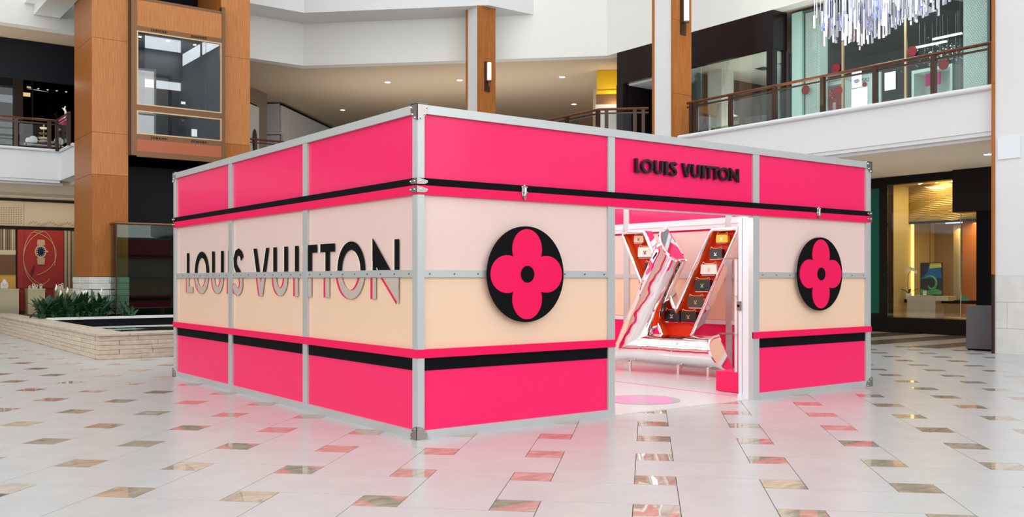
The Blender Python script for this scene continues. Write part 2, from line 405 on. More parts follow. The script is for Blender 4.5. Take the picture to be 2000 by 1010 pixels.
def make_wall(wl, posts, bays, open_bay=None):
    L = wl.L
    for a0, a1 in posts:
        wl.part('post', 'alu', a0, a1, 0.006, 0.075, 0.0, ZB[10])
    wl.part('top_rail', 'alu', 0, L, 0, 0.085, ZB[10], ZB[11])
    for k, (a0, a1) in enumerate(bays):
        wl.part('upper_panel', 'pink', a0, a1, .030, .048, ZB[9], ZB[10])
        wl.part('crossbar', 'alu_white', a0, a1, .048, .085, 2.225, 2.385)
        wl.part('crossbar_lip', 'alu_white', a0, a1, .085, .10, 2.29, 2.315)
        if k == open_bay: continue
        wl.part('cream_panel', 'cream_upper', a0, a1, .030, .048, ZB[6], ZB[7])
        wl.part('peach_panel', 'cream_lower', a0, a1, .030, .048, ZB[4], ZB[5])
        wl.part('black_band', 'black', a0, a1, .024, .048, ZB[2], ZB[3])
        wl.part('lower_panel', 'pink', a0, a1, .030, .048, ZB[1], ZB[2])
        wl.part('inner_rail', 'alu_white', a0, a1, .048, .080, .735, .80)
        wl.part('backing_panel', 'pink', a0, a1, .0481, .052, ZB[1], .735)
        r = wl.part('middle_rail', 'alu', a0, a1, 0.008, 0.070, ZB[5], ZB[6])
        rv = MB(); n = max(2, int((a1 - a0) / .26))
        for i in range(n + 1):
            c = wl.p(a0 + .06 + (a1 - a0 - .12) * i / n, .006)
            wl.box(rv, a0 + .053 + (a1 - a0 - .12) * i / n, a0 + .067 + (a1 - a0 - .12) * i / n, .002, .008, 1.478, 1.492)
        rv.build('rivets', 'steel', r, kind='stuff')
        wl.part('bottom_rail', 'alu', a0, a1, 0.002, 0.078, 0, ZB[1])
f_posts = [(0.0, .075), (2.310, 2.404), (4.637, 4.750), (6.965, 7.073)]
f_bays = [(.075, 2.310), (2.404, 4.637), (4.750, 6.965)]
l_posts = [(0.0, .095), (2.314, 2.432), (4.572, 4.700), (6.83, 6.947)]
l_bays = [(.095, 2.314), (2.432, 4.572), (4.700, 6.83)]
make_wall(front, f_posts, f_bays, 1)
make_wall(left, l_posts, l_bays)
make_wall(right, l_posts, l_bays)
make_wall(back, f_posts, f_bays)
# strips that run over the posts and turn the corners
for wl in (front, left, right, back):
    wl.part('black_strip', 'black', -.006, wl.L + .006, -.006, .024, ZB[8], ZB[9])
    if wl is front:
        wl.part('pink_strip', 'pink_trim', -.006, wl.L + .006, -.005, .024, ZB[7], ZB[8])
        wl.part('pink_strip', 'pink_trim', -.006, 2.404, -.005, .020, ZB[3], ZB[4])
        wl.part('pink_strip', 'pink_trim', 4.637, wl.L + .006, -.005, .020, ZB[3], ZB[4])
        wl.part('header', 'alu_white', 2.404, 4.637, .024, .10, ZB[7] - .012, ZB[8])
    else:
        wl.part('pink_strip', 'pink_trim', -.006, wl.L + .006, -.005, .024, ZB[7], ZB[8])
        wl.part('pink_strip', 'pink_trim', -.006, wl.L + .006, -.005, .020, ZB[3], ZB[4])
front.part('door_jamb', 'alu_white', 4.637, 4.665, .0751, .165, 0, ZB[7] - .012)
front.part('door_jamb', 'alu_white', 2.380, 2.404, .0751, .10, 0, ZB[7] - .012)
# steel corner guards
def corner(w1, e1, w2, e2):
    """corner where wall w1 (at end e1: 0 start, 1 end) meets w2"""
    def sx(w, e, x): return x if e == 0 else w.L - x
    def rivets(par, pts, off, r=.0075):
        mb = MB()
        for w, e, x, z in pts:
            c = w.p(sx(w, e, x), -off)
            mb.lathe([(r, -r), (r * 1.1, 0), (r, r)], (c[0], c[1], z), 8)
        mb.build('rivets', 'chrome', par, kind='stuff')
    # top cap
    cap = MB()
    for w, e in ((w1, e1), (w2, e2)):
        poly = [(-.010, 2.86), (-.010, 3.006), (.105, 3.006)] + [(.105 * math.cos(t), 2.985 - .125 * math.sin(t)) for t in [i * math.pi / 2 / 8 for i in range(9)]][1:]
        w.slab(cap, [(sx(w, e, x), z) for x, z in poly], -.010, .010)
    p = w1.p(sx(w1, e1, -.010), -.010); q = w1.p(sx(w1, e1, .105), .105)
    cap.box(min(p[0], q[0]), max(p[0], q[0]), min(p[1], q[1]), max(p[1], q[1]), 3.0, 3.008)
    c = cap.build('corner_cap', 'steel', TP)
    rivets(c, [(w, e, x, z) for w, e in ((w1, e1), (w2, e2)) for x, z in ((.090, 2.975), (.068, 2.912), (.025, 2.878))], .012)
    # pointed plates on the strips
    for zc, top in ((2.312, .030), (2.238, .030)):
        pl = MB()
        for w, e in ((w1, e1), (w2, e2)):
            poly = [(-.014, zc - .026), (.07, zc - .024), (.098, zc - .012), (.104, zc), (.096, zc + .010), (.05, zc + .022), (-.014, zc + top)]
            w.slab(pl, [(sx(w, e, x), z) for x, z in poly], -.014, .008)
        c = pl.build('corner_plate', 'steel', TP)
        rivets(c, [(w, e, x, zc) for w, e in ((w1, e1), (w2, e2)) for x in (.025, .094)], .015, .006)
    # foot guard
    ft = MB()
    for w, e in ((w1, e1), (w2, e2)):
        poly = [(-.012, .001), (.105, .001), (.103, .03), (.085, .075), (.055, .105), (.02, .118), (-.012, .12)]
        w.slab(ft, [(sx(w, e, x), z) for x, z in poly], -.012, .010)
    c = ft.build('foot_guard', 'steel', TP)
    rivets(c, [(w, e, x, z) for w, e in ((w1, e1), (w2, e2)) for x, z in ((.092, .02), (.075, .07), (.02, .10))], .014, .006)
corner(front, 0, left, 0); corner(left, 1, back, 0); corner(front, 1, right, 0); corner(right, 1, back, 1)
# toggle latches on the lid line
for s in (5.57 - U0, 10.266 - U0):
    la = front.slab(MB(), [(s - .020, 2.215), (s + .020, 2.215), (s + .030, 2.26), (s + .030, 2.325), (s, 2.345), (s - .030, 2.325), (s - .030, 2.26)], -.014, .010).build('latch', 'steel', TP)
    MB().box(U0 + s - .012, U0 + s + .014, V0 - .040, V0 - .014, 2.235, 2.322).build('lever', 'chrome', la, bevel=.005)
    MB().tube([(U0 + s, V0 - .030, 2.24), (U0 + s, V0 - .034, 2.20)], .012, 8, rr=[.013, .006]).build('hook', 'chrome', la)
    rv = MB()
    for dx, z in ((-.027, 2.325), (.027, 2.325), (0, 2.342), (-.030, 2.275), (.030, 2.275)): rv.lathe([(.006, -.008), (.011, 0), (.006, .008)], (U0 + s + dx, V0 - .016, z), 8)
    rv.build('rivets', 'chrome', la, kind='stuff')
# inner floor, floor emblem and the raised strip beside the open door
bx('inner_floor', 'white_floor', U0 + .08, U1 - .08, V0 + .06, V1 - .08, -0.02, 0.006, TP)
bx('floor_strip', 'decal_pink', 9.065, 9.085, 7.35, 11.5, .006, .012, TP)
MB().prism(ellipse(10.45, 10.15, 1.15, 1.25, 48), .0062, .014).build('round_plinth', 'white_floor', TP)
dc = MB().prism(ellipse(7.95, 8.03, .45, .45, 48), .0062, .0095).build('floor_emblem', 'decal_grey', TP)
def quatrefoil(cx, cy, R):
    pts = []
    for k in range(4):
        a = math.pi / 2 * k
        for i in range(19):
            t = math.radians(-111 + 222 * i / 18); x, y = (.55 + .45 * math.cos(t)) * R, .415 * math.sin(t) * R
            pts.append((cx + x * math.cos(a) - y * math.sin(a), cy + x * math.sin(a) + y * math.cos(a)))
    return pts
MB().prism(quatrefoil(7.95, 8.03, .43), .0096, .011).build('flower', 'decal_pink', dc)
MB().prism(ellipse(7.95, 8.03, .07, .07, 16), .0111, .0125).build('centre', 'decal_grey', dc)

# round flower emblems on the front wall
def emblem(u, z, label):
    t = thing('flower_emblem', (u, V0, z), label, 'emblem', 'round flower emblems on the pavilion')
    MB().slab(ellipse(0, 0, .462, .462, 56), (u, V0 - .045, z), (1, 0, 0), (0, 0, 1), .022).build('disc', 'black', t)
    MB().slab(ellipse(0, 0, .40, .40, 40), (u, V0 - .022, z), (1, 0, 0), (0, 0, 1), .05).build('standoff', 'white', t)
    MB().slab(quatrefoil(0, 0, .435), (u, V0 - .053, z), (1, 0, 0), (0, 0, 1), .008).build('flower', 'pink_trim', t)
    MB().slab(ellipse(0, 0, .080, .080, 24), (u, V0 - .060, z), (1, 0, 0), (0, 0, 1), .008).build('centre', 'black', t)
emblem(5.578, 1.484, 'round black disc with pink four-petal flower between near corner and doorway')
emblem(10.266, 1.502, 'round black disc with pink four-petal flower beyond the doorway')

# lettering -------------------------------------------------------------
def strip(pts, t):
    out = []
    P = [Vector((x, y, 0)) for x, y in pts]; n = len(P); offs = []
    for i in range(n):
        d = (P[min(i + 1, n - 1)] - P[max(i - 1, 0)]).normalized(); offs.append(Vector((-d.y, d.x, 0)) * t / 2)
    for i in range(n - 1):
        q = [P[i] + offs[i], P[i + 1] + offs[i + 1], P[i + 1] - offs[i + 1], P[i] - offs[i]]
        out.append([(a.x, a.y) for a in q])
    return out
def glyph(ch, w, h, t, th):
    R = lambda a, b, c, d: [(a, c), (b, c), (b, d), (a, d)]
    if ch == 'L': return [R(0, t, 0, h), R(t, w, 0, th)]
    if ch == 'I': return [R(0, w, 0, h)]
    if ch == 'T': return [R(0, w, h - th, h), R(w / 2 - t / 2, w / 2 + t / 2, 0, h - th)]
    if ch == 'O':
        n = 40; o = ellipse(w / 2, h / 2, w / 2, h / 2 * 1.03, n); i = ellipse(w / 2, h / 2, w / 2 - t, h / 2 * 1.03 - th, n)
        return [[o[k], o[(k + 1) % n], i[(k + 1) % n], i[k]] for k in range(n)]
    if ch == 'U':
        n = 17; y = min(.42 * h, w * .5 * (h / w if h > w * 1.6 else 1)); y = max(.30 * h, min(y, .45 * h))
        o = ellipse(w / 2, y, w / 2, y, n, math.pi, 2 * math.pi); i = ellipse(w / 2, y, w / 2 - t, y - th, n, math.pi, 2 * math.pi)
        return [R(0, t, y, h), R(w - t, w, y, h)] + [[o[k], o[k + 1], i[k + 1], i[k]] for k in range(n - 1)]
    if ch == 'V': return [[(0, h), (w / 2 - t * .5, -.02 * h), (w / 2 + t * .5, -.02 * h), (t * 1.05, h)], [(w - t * .9, h), (w / 2 - t * .5, -.02 * h), (w / 2 + t * .5, -.02 * h), (w, h)]]
    if ch == 'N': return [R(0, t * .72, 0, .74 * h), R(w - t * .85, w, .20 * h, h), [(0, 1.04 * h), (0, .66 * h), (w, -.07 * h), (w, .235 * h)]]
    if ch == 'S':
        p = [(.90, .80), (.78, .90), (.55, .955), (.32, .92), (.18, .80), (.20, .66), (.36, .57), (.60, .48), (.80, .37), (.84, .22), (.72, .09), (.48, .045), (.24, .08), (.06, .20)]
        return strip([(x * w, y * h) for x, y in p], (t + th) / 2)
WORD = 'LOUISVUITTON'
fr = [(7.074, 7.156), (7.16, 7.331), (7.358, 7.485), (7.517, 7.56), (7.593, 7.706), (7.79, 7.93), (7.946, 8.078), (8.11, 8.156), (8.174, 8.286), (8.284, 8.397), (8.397, 8.572), (8.589, 8.742)]
sg = thing('sign_lettering', (7.074, V0, 2.575), 'raised black capital letters on the pink panel above the doorway', 'sign')
for ch, (a, b) in zip(WORD, fr):
    mb = MB()
    for i, q in enumerate(glyph(ch, b - a, .147, .030, .025)): mb.slab(q, (a, V0 - .012 - (.0008 * i if ch in 'VN' else 0), 2.575), (1, 0, 0), (0, 0, 1), .034 + (.0017 * i if ch in 'VN' else 0))
    mb.build('letter', 'black_gloss', sg)
lf = [(13.623, 13.361), (13.278, 12.713), (12.579, 12.155), (11.985, 11.905), (11.80, 11.46), (11.117, 10.643), (10.508, 10.105), (9.901, 9.814), (9.690, 9.341), (9.25, 8.916), (8.849, 8.258), (8.096, 7.599)]
lg = thing('wall_lettering', (U0, 10.6, 1.24), 'tall two-tone capital letters across the long side wall, black above and grey below', 'sign')
ZL, HL, ZM0, ZM1 = 1.245, .562, ZB[5] - .004, ZB[6] + .004
for ch, (a, b) in zip(WORD, lf):
    wdt = a - b
    gl = glyph(ch, wdt, HL, .088, .085)
    def layer(dx, d, thick, upper, name, m, par):
        mb = MB()
        for gi, q in enumerate(gl):
            dd = d - (.0009 * gi if ch in 'VN' else 0)
            q = [(x + dx, y + ZL) for x, y in q]
            q = clip(q, (lambda p: p[1] - ZM1) if upper else (lambda p: ZM0 - p[1]))
            # leave the posts uncovered
            if len(q) < 3: continue
            pieces = [q]
            for s0, s1 in l_posts[1:3]:
                y0, y1 = V0 + s0 - .004, V0 + s1 + .004
                new = []
                for r in pieces:
                    for f in (lambda p: (a - p[0]) - y1, lambda p: y0 - (a - p[0])):
                        c = clip(r, f)
                        if len(c) > 2: new.append(c)
                pieces = new
            for r in pieces: mb.slab(r, (U0 + dd, a, 0), (0, -1, 0), (0, 0, 1), thick)
        return mb.build(name, m, par) if mb.v else None
    top = layer(0.0, .014, .006, True, 'letter_top', 'black', lg)
    if top: layer(-.045, .022, .006, True, 'letter_edge', 'letter_cream', top)
    bot = layer(0.0, .014, .006, False, 'letter_foot', 'letter_grey', lg)
    if bot: layer(-.060, .022, .006, False, 'letter_shadow', 'pink_print', bot)

# ------------------------------------------------------------------ chrome monogram sculpture inside
m = mat('chrome_wavy', (0.94, 0.93, 0.94), 0.03, metal=1.0)
nt = m.node_tree; tc = nt.nodes.new('ShaderNodeTexCoord'); nz = nt.nodes.new('ShaderNodeTexNoise'); nz.inputs['Scale'].default_value = 3.0; nz.inputs['Detail'].default_value = 1.0
bp = nt.nodes.new('ShaderNodeBump'); bp.inputs['Strength'].default_value = 0.35; bp.inputs['Distance'].default_value = 0.06
nt.links.new(tc.outputs['Object'], nz.inputs['Vector']); nt.links.new(nz.outputs[0], bp.inputs['Height']); nt.links.new(bp.outputs[0], nt.nodes['Principled BSDF'].inputs['Normal'])
SP = Vector((10.52, 10.05, 0)); SD = Vector((.227, -.974, 0)).normalized(); SN = Vector((-.974, -.227, 0)).normalized()
SRZ = math.atan2(SD.y, SD.x)
def SW(s, t, z): return SP + SD * s + SN * t + Vector((0, 0, z))
SC = thing('letter_sculpture', tuple(SP), 'giant inflated chrome letter sculpture with red-lined niches standing inside the pavilion', 'sculpture')
def offset_poly(poly, d):
    n = len(poly); out = []
    ar = sum(poly[i][0] * poly[(i + 1) % n][1] - poly[(i + 1) % n][0] * poly[i][1] for i in range(n))
    sg_ = 1 if ar > 0 else -1
    for i in range(n):
        p0, p1, p2 = (Vector((*poly[k % n], 0)) for k in (i - 1, i, i + 1))
        e1 = (p1 - p0).normalized(); e2 = (p2 - p1).normalized()
        n1 = Vector((-e1.y, e1.x, 0)) * sg_; n2 = Vector((-e2.y, e2.x, 0)) * sg_
        b = n1 + n2; b = b / max(.25, b.dot(n1))
        out.append((p1.x + b.x * d, p1.y + b.y * d))
    return out
VP = [(-.935, 2.18), (-.493, 2.19), (.054, .975), (.659, 2.185), (1.12, 2.18), (.30, .50), (-.16, .50)]
def sslab(mb, poly, t, depth): return mb.slab(poly, SW(0, t, 0), SD, (0, 0, 1), depth) if SD.cross(Vector((0, 0, 1))).dot(SN) > 0 else mb.slab([(-x, y) for x, y in poly], SW(0, t, 0), -SD, (0, 0, 1), depth)
sslab(MB(), offset_poly(VP, .010), -.285, .03).build('back_panel', 'red_in', SC)
inn = offset_poly(VP, .022); rim = MB(); lin_ = MB()
for k in range(len(VP)):
    a, b = VP[k], VP[(k + 1) % len(VP)]; c, d = inn[(k + 1) % len(VP)], inn[k]
    sslab(rim, [a, b, c, d], -.10, .215)
    e, f = offset_poly(VP, .0224)[k], offset_poly(VP, .0224)[(k + 1) % len(VP)]; g, h = offset_poly(VP, .028)[(k + 1) % len(VP)], offset_poly(VP, .028)[k]
    sslab(lin_, [e, f, g, h], -.115, .170)
rim.build('rim', 'chrome', SC); lin_.build('lining', 'orange_in', SC)
mid = offset_poly(VP, .012)
dense = []
for k in range(len(mid)):
    a, b = mid[k], mid[(k + 1) % len(mid)]
    for q in (0.04, .5, .96): dense.append(SW(a[0] + (b[0] - a[0]) * q, -.10, a[1] + (b[1] - a[1]) * q))
MB().tube(dense, .030, 10, closed=True).build('rim_roll', 'chrome', SC, smooth=True)
def pillow(name, A, Bq, Cq, Dq, bulge, kend, ni=22, nj=22):
    """flat-backed inflated bar: start edge A-B, end edge C-D, rounded front cut off obliquely at the end"""
    A, Bq, Cq, Dq = (Vector((*p, 0)) for p in (A, Bq, Cq, Dq)); ax = ((Cq + Dq) - (A + Bq)).normalized(); mb = MB(); vs = []
    for i in range(ni + 1):
        for j in range(nj + 1):
            w = j / nj; bl = bulge * max(0, 1 - abs(2 * w - 1) ** 2.3) ** .5
            st = A.lerp(Bq, w) - ax * (.10 * (bl / bulge)); en = Cq.lerp(Dq, w) - ax * kend * bl
            p = st.lerp(en, i / ni); pinch = min(1, (i / ni) / .04 + .55)
            vs.append(SW(p.x, -.02 + bl * pinch, p.y))
    n = nj + 1
    fs = [(i * n + j, i * n + j + 1, (i + 1) * n + j + 1, (i + 1) * n + j) for i in range(ni) for j in range(nj)]
    fs.append(tuple(range(n))); 
    bk = [SW(p.x, -.05, p.y) for p in (A, Bq, Dq, Cq)]; k = len(vs); vs += bk
    fs += [(k, k + 1, k + 2, k + 3), (k + 3, ni * n, ni * n + nj, k + 2), tuple([k + 3, k] + [i * n for i in range(ni + 1)]), tuple([k + 1, k + 2] + [i * n + nj for i in range(ni, -1, -1)])]
    mb.add(vs, fs); o = mb.build(name, 'chrome_wavy', SC, smooth=True)
    cap = MB(); edge = vs[ni * n:(ni + 1) * n]; cap.add(edge, [tuple(range(n))]); cap.build('end_cap', 'chrome', o)
    MB().tube(edge + [], .026, 8).build('end_piping', 'chrome', o, smooth=True)
    return o
pillow('upright_tube', (-1.03, .19), (-.33, .55), (-.06, 2.22), (.275, 1.72), .30, .28)
pillow('base_tube', (-.99, .15), (-.44, .585), (1.06, .10), (.82, .60), .30, .30)
for s in (-.636, .217, .713):
    c = SW(s, .10, 0); MB().lathe([(.045, .014), (.045, .022), (.026, .024), (.026, .16)], (c.x, c.y, 0), 12).build('foot', 'chrome', SC, smooth=True)
c = SW(0, -.30, 0); MB().lathe([(.05, .014), (.05, .52)], (c.x, c.y, 0), 12).build('foot', 'chrome', SC)

# handbags on ledges in the niches
def make_bag(body, side, clasp, label, s, z, w, h, kind):
    p = SW(s, -.205, z); d = .085
    t = thing('handbag', tuple(p), label, 'handbag', 'handbags displayed in the letter sculpture', rz=SRZ)
    k = .012
    MB().box(-w / 2, w / 2, -d / 2, d / 2, 0.004, h * .93).build('body', side, t, bevel=.012, local=True)
    fl = MB().slab([(-w / 2 - .002, h * .12), (-w / 2 + .012, h * .06), (w / 2 - .012, h * .06), (w / 2 + .002, h * .12), (w / 2 - .006, h), (-w / 2 + .006, h)], (0, -d / 2 - .010, 0), (1, 0, 0), (0, 0, 1), .010)
    fl.box(-w / 2 + .006, w / 2 - .006, -d / 2 - .006, d / 2 - .01, h * .93, h)
    fl.build('flap', body, t, local=True, bevel=.003)
    q = h * .17; cy = h * .50
    cl = MB()
    for a in ([(-q, q), (-q * .55, q), (q * .15, -q * .55), (-q * .25, -q * .55)], [(q * .55, q), (q, q), (q * .25, -q * .55), (-q * .15, -q * .55)], [(-q * .9, -q), (q * .9, -q), (q * .9, -q * .62), (-q * .9, -q * .62)]):
        cl.slab([(x, y + cy) for x, y in a], (0, -d / 2 - .0165, 0), (1, 0, 0), (0, 0, 1), .006)
    cl2 = cl if kind != 6 else MB()
    if kind == 6:
        cl = MB()
        for a in ([(-q, q), (-q * .55, q), (q * .15, -q * .55), (-q * .25, -q * .55)], [(q * .55, q), (q, q), (q * .25, -q * .55), (-q * .15, -q * .55)]): cl.slab([(x, y + cy) for x, y in a], (0, -d / 2 - .0165, 0), (1, 0, 0), (0, 0, 1), .006)
        cl2.slab([(x, y + cy) for x, y in [(-q * .9, -q), (q * .9, -q), (q * .9, -q * .58), (-q * .9, -q * .58)]], (0, -d / 2 - .0165, 0), (1, 0, 0), (0, 0, 1), .006).build('clasp_foot', 'clasp_blue', t, local=True)
    cl.build('clasp', clasp if kind != 6 else 'clasp_lime', t, local=True)
    ch = MB(); n = 22; pts = []
    for i in range(n + 1):
        x = -w * .42 + w * .84 * i / n; e = abs(2 * i / n - 1)
        pts.append((x, -d / 2 + .012, h + .012 + .016 * (e ** 2) + (.012 if e > .8 else 0)))
    for i in range(n):
        a, b = Vector(pts[i]), Vector(pts[i + 1]); ch.tube([a, (a + b) / 2 + Vector((0, 0, .004 * (1 if i % 2 else -1))), b], .0055, 6)
    for x in (-w * .42, w * .42): ch.tube([(x, -d / 2 + .012, h * .9), (x, -d / 2 + .012, h + .03)], .007, 6)
    ch.build('chain', 'gold', t, local=True)
    lw = w * .8
    le = MB()
    a = SW(s, -.25, z)
    le.slab([(-lw / 2, -.012), (lw / 2, -.012), (lw / 2, 0), (-lw / 2, 0)], SW(s, -.14, z), SD, (0, 0, 1), .145)
    le.build('ledge', 'chrome', SC)
mat('bag_tan', (0.72, 0.50, 0.34), 0.5); mat('bag_orange', (0.80, 0.20, 0.02), 0.5); mat('bag_white', (0.80, 0.76, 0.68), 0.45); mat('bag_brown', (0.18, 0.06, 0.03), 0.5)
mat('bag_black', (0.012, 0.011, 0.013), 0.35); mat('bag_yellow', (0.85, 0.52, 0.02), 0.45); mat('bag_olive', (0.06, 0.045, 0.025), 0.4); mat('bag_pinkside', (0.85, 0.33, 0.30), 0.5)
mat('clasp_lime', (0.45, 0.62, 0.05), 0.3); mat('clasp_blue', (0.02, 0.45, 0.75), 0.3, metal=0.3); mat('clasp_silver', (0.75, 0.75, 0.78), 0.2, metal=0.9); mat('clasp_dark', (0.25, 0.08, 0.02), 0.4)
BAGS = [
 ('bag_tan', 'bag_orange', 'clasp_dark', 'small tan handbag, topmost in the narrow niche beside the upright chrome tube', -.64, 2.005, .18, .115),
 ('bag_white', 'bag_brown', 'clasp_dark', 'ivory handbag with brown sides under the small tan handbag', -.525, 1.772, .262, .165),
 ('bag_black', 'bag_black', 'gold', 'black handbag half hidden behind the upright chrome tube', -.42, 1.542, .225, .15),
 ('bag_yellow', 'bag_yellow', 'clasp_silver', 'bright yellow handbag at the top of the slanting niche', .80, 1.968, .19, .125),
 ('bag_black', 'bag_black', 'clasp_silver', 'black handbag with silver clasp directly under the yellow handbag', .70, 1.735, .215, .145),
 ('bag_white', 'bag_pinkside', 'gold', 'white handbag with pink sides in the slanting niche', .585, 1.50, .272, .155),
 ('bag_black', 'bag_black', 'clasp_blue', 'black handbag with multicoloured clasp under the white and pink handbag', .478, 1.254, .266, .17),
 ('bag_olive', 'bag_pinkside', 'gold', 'dark olive handbag with pink sides and gold clasp', .366, 1.006, .27, .162),
 ('bag_black', 'bag_black', 'clasp_silver', 'black handbag with grey clasp, in the bottom pair closer to the upright tube', -.042, .782, .265, .168),
 ('bag_black', 'bag_black', 'gold', 'black handbag with gold clasp in the bottom pair under the olive handbag', .244, .786, .265, .155)]
for k, b in enumerate(BAGS): make_bag(*b, k)
# multicoloured top on the rainbow clasp is a second small piece
# shelf unit and open glass door leaf beside the doorway
sh = thing('display_shelf', (9.55, 7.95, 0), 'slim metal display stand with glass shelves and pink base inside the doorway', 'shelf')
MB().box(9.36, 9.86, 7.62, 8.12, .012, .265).build('base', 'pink', sh)
MB().box(9.44, 9.86, 7.70, 8.04, .006, .012).build('plinth', 'pink_trim', sh)
MB().box(9.385, 9.425, 7.80, 7.84, .006, 1.69).build('post', 'alu_white', sh)
MB().box(9.80, 9.84, 7.66, 7.70, .265, 1.69).build('post', 'alu_white', sh)
for z in (1.69, 1.215, .735): MB().box(9.30, 9.86, 7.62, 8.05, z, z + .014).build('shelf', 'glass_clear', sh)
dl = thing('door_leaf', (9.02, 7.42, 0), 'pale metal door edge with lock box standing open in the doorway', 'door')
MB().box(9.015, 9.055, 7.42, 7.47, .006, 2.17).build('stile', 'alu_white', dl)
lk = MB().box(8.985, 9.015, 7.425, 7.475, 1.06, 1.17).build('lock', 'steel', dl)
MB().box(8.972, 8.985, 7.44, 7.46, 1.10, 1.13).build('keyhole', 'black', lk)
MB().box(8.985, 9.05, 7.40, 7.46, .006, .05).build('shoe', 'alu_white', dl)

# ------------------------------------------------------------------ columns with timber cheeks and sconces
def column(u, v, s, z0, z1, label, joints=(), marble=False, wood_top=None):
    c = thing('column', (u, v, 0), label, 'column', kind='structure')
    bx('core', 'plaster_cool', u + .04, u + s, v + .02, v + s - .02, z0 + (1.5 if marble else 0), z1, c)
    wt = wood_top or z1
    for y in (v - .03, v + s - .02):
        zs = [z0] + list(joints) + [wt]
        for a, b in zip(zs, zs[1:]): bx('timber_panel', 'bronze_dark' if marble and a < 1 else 'wood', u - .01, u + s + .03, y, y + .05, a + .004, b - .004, c)
        bx('timber_backing', 'bronze_dark', u + .002, u + s + .02, y + .012, y + .038, z0, wt, c)
    if marble:
        zz = [0, .49, .994, 1.5]
        for k in range(3):
            for a, b in (((v + .03, 8.748), (8.752, v + s - .02)) if k % 2 else ((v + .03, v + s - .02),)):
                bx('stone_panel', 'limestone', u + .035, u + s, a, b, zz[k] + .002, zz[k + 1] - .002, c)
    return c
column(18.34, 7.95, 1.05, 0, 18, 'white column with stone-clad foot and pasted notice beside the grey pedestal', (1.52, 5.2, 8.0), True)
column(18.34, 17.42, .69, 0, 18, 'white and timber column where the upper railing ends', (3.4, 6.35, 8.3))
column(17.13, 24.65, .64, 0, 18, 'white and timber column seen above the near corner of the pavilion', (3.4, 6.35), wood_top=10.13)
pn = bx('notice', 'paper', 18.355, 18.375, 8.50, 8.92, 3.73, 4.15, label='pale blank notice pasted on the white column', cat='notice')
def sconce(u, v, z, label):
    t = thing('wall_sconce', (u, v, z), label, 'lamp', 'cylinder sconces on the timber columns')
    bx('back_plate', 'bronze_dark', u - .10, u + .10, v - .03, v, z, z + .95, t)
    MB().lathe([(.068, .34), (.07, .35), (.07, .90), (.068, .91)], (u, v - .13, z), 16).build('shade', 'lampwhite', t, smooth=True)
    MB().lathe([(.075, .30), (.078, .34), (.03, .345)], (u, v - .13, z), 16).build('cup', 'bronze', t)
    MB().tube([(u, v - .13, z + .31), (u, v - .13, z + .16), (u, v - .03, z + .12)], .02, 8).build('bracket', 'bronze', t)
    MB().lathe([(.02, .905), (.073, .91), (.073, .93), (.02, .935)], (u, v - .13, z), 16).build('cap', 'bronze', t)
sconce(18.72, 17.385, 7.93, 'white cylinder sconce on the column where the railing ends')
sconce(17.46, 24.62, 7.42, 'white cylinder sconce on the column above the pavilion corner')

# ------------------------------------------------------------------ glass elevator between timber pillars
def pillar(u0, u1, label, zs):
    c = thing('pillar', (u0, 26.2, 0), label, 'pillar', kind='structure')
    bx('core', 'bronze_dark', u0 + .02, u1 - .02, 26.22, 28.2, 0.3, 18, c)
    for a, b in zip(zs, zs[1:]):
        bx('timber_panel', 'wood' if a < 4.1 else 'wood_light', u0, u1, 26.2, 26.24, a + .004, b - .004, c)
        bx('timber_panel', 'wood', u0, u0 + .03, 26.243, 28.2, a + .004, b - .004, c)
        bx('timber_panel', 'wood', u1 - .03, u1, 26.243, 28.2, a + .004, b - .004, c)
    z = .5; k = 0
    while z < 1.49:
        h = .165
        for (a, b) in ((u0 - .02, u0 + (.42 if k % 2 else .60)), (u0 + (.42 if k % 2 else .60), u1 + .02)):
            e = random.uniform(0, .025)
            bx('stone_block', 'stone_white', a + .003, b - .003, 26.16 - e, 26.23, z + .004, min(1.5, z + h) - .004, c, bevel=.012)
        for i in range(3):
            a = 26.235 + i * .66 - (.2 if k % 2 and i else 0); b = 26.235 + (i + 1) * .66 - (.2 if k % 2 and i < 2 else 0)
            e = random.uniform(0, .025)
            bx('stone_block', 'stone_white', u0 - .03 - e, u0 + .05, a + .003, b - .003, z + .004, min(1.5, z + h) - .004, c, bevel=.012)
        z += h; k += 1
    return c
pillar(6.0, 6.9, 'timber-clad elevator pillar with white stone foot beside the pool plants', [1.5, 4.17, 5.27, 7.735, 10.4, 13, 18])
pillar(9.41, 10.25, 'timber-clad elevator pillar rising behind the pavilion', [1.5, 3.4, 5.27, 7.735, 10.4, 13, 18])
EL = thing('elevator_cab', (8.15, 26.1, 4.69), 'glass-fronted elevator cab with bronze frame hanging between timber pillars', 'elevator')
FV = 26.02
bx('frame_side', 'bronze', 6.93, 7.075, FV, FV + .18, 4.72, 9.05, EL)
bx('frame_side', 'bronze', 9.36, 9.46, FV, FV + .18, 4.72, 9.05, EL)
bx('side_channel', 'bronze_dark', 6.90, 6.93, FV + .05, FV + 1.9, 4.72, 9.05, EL)
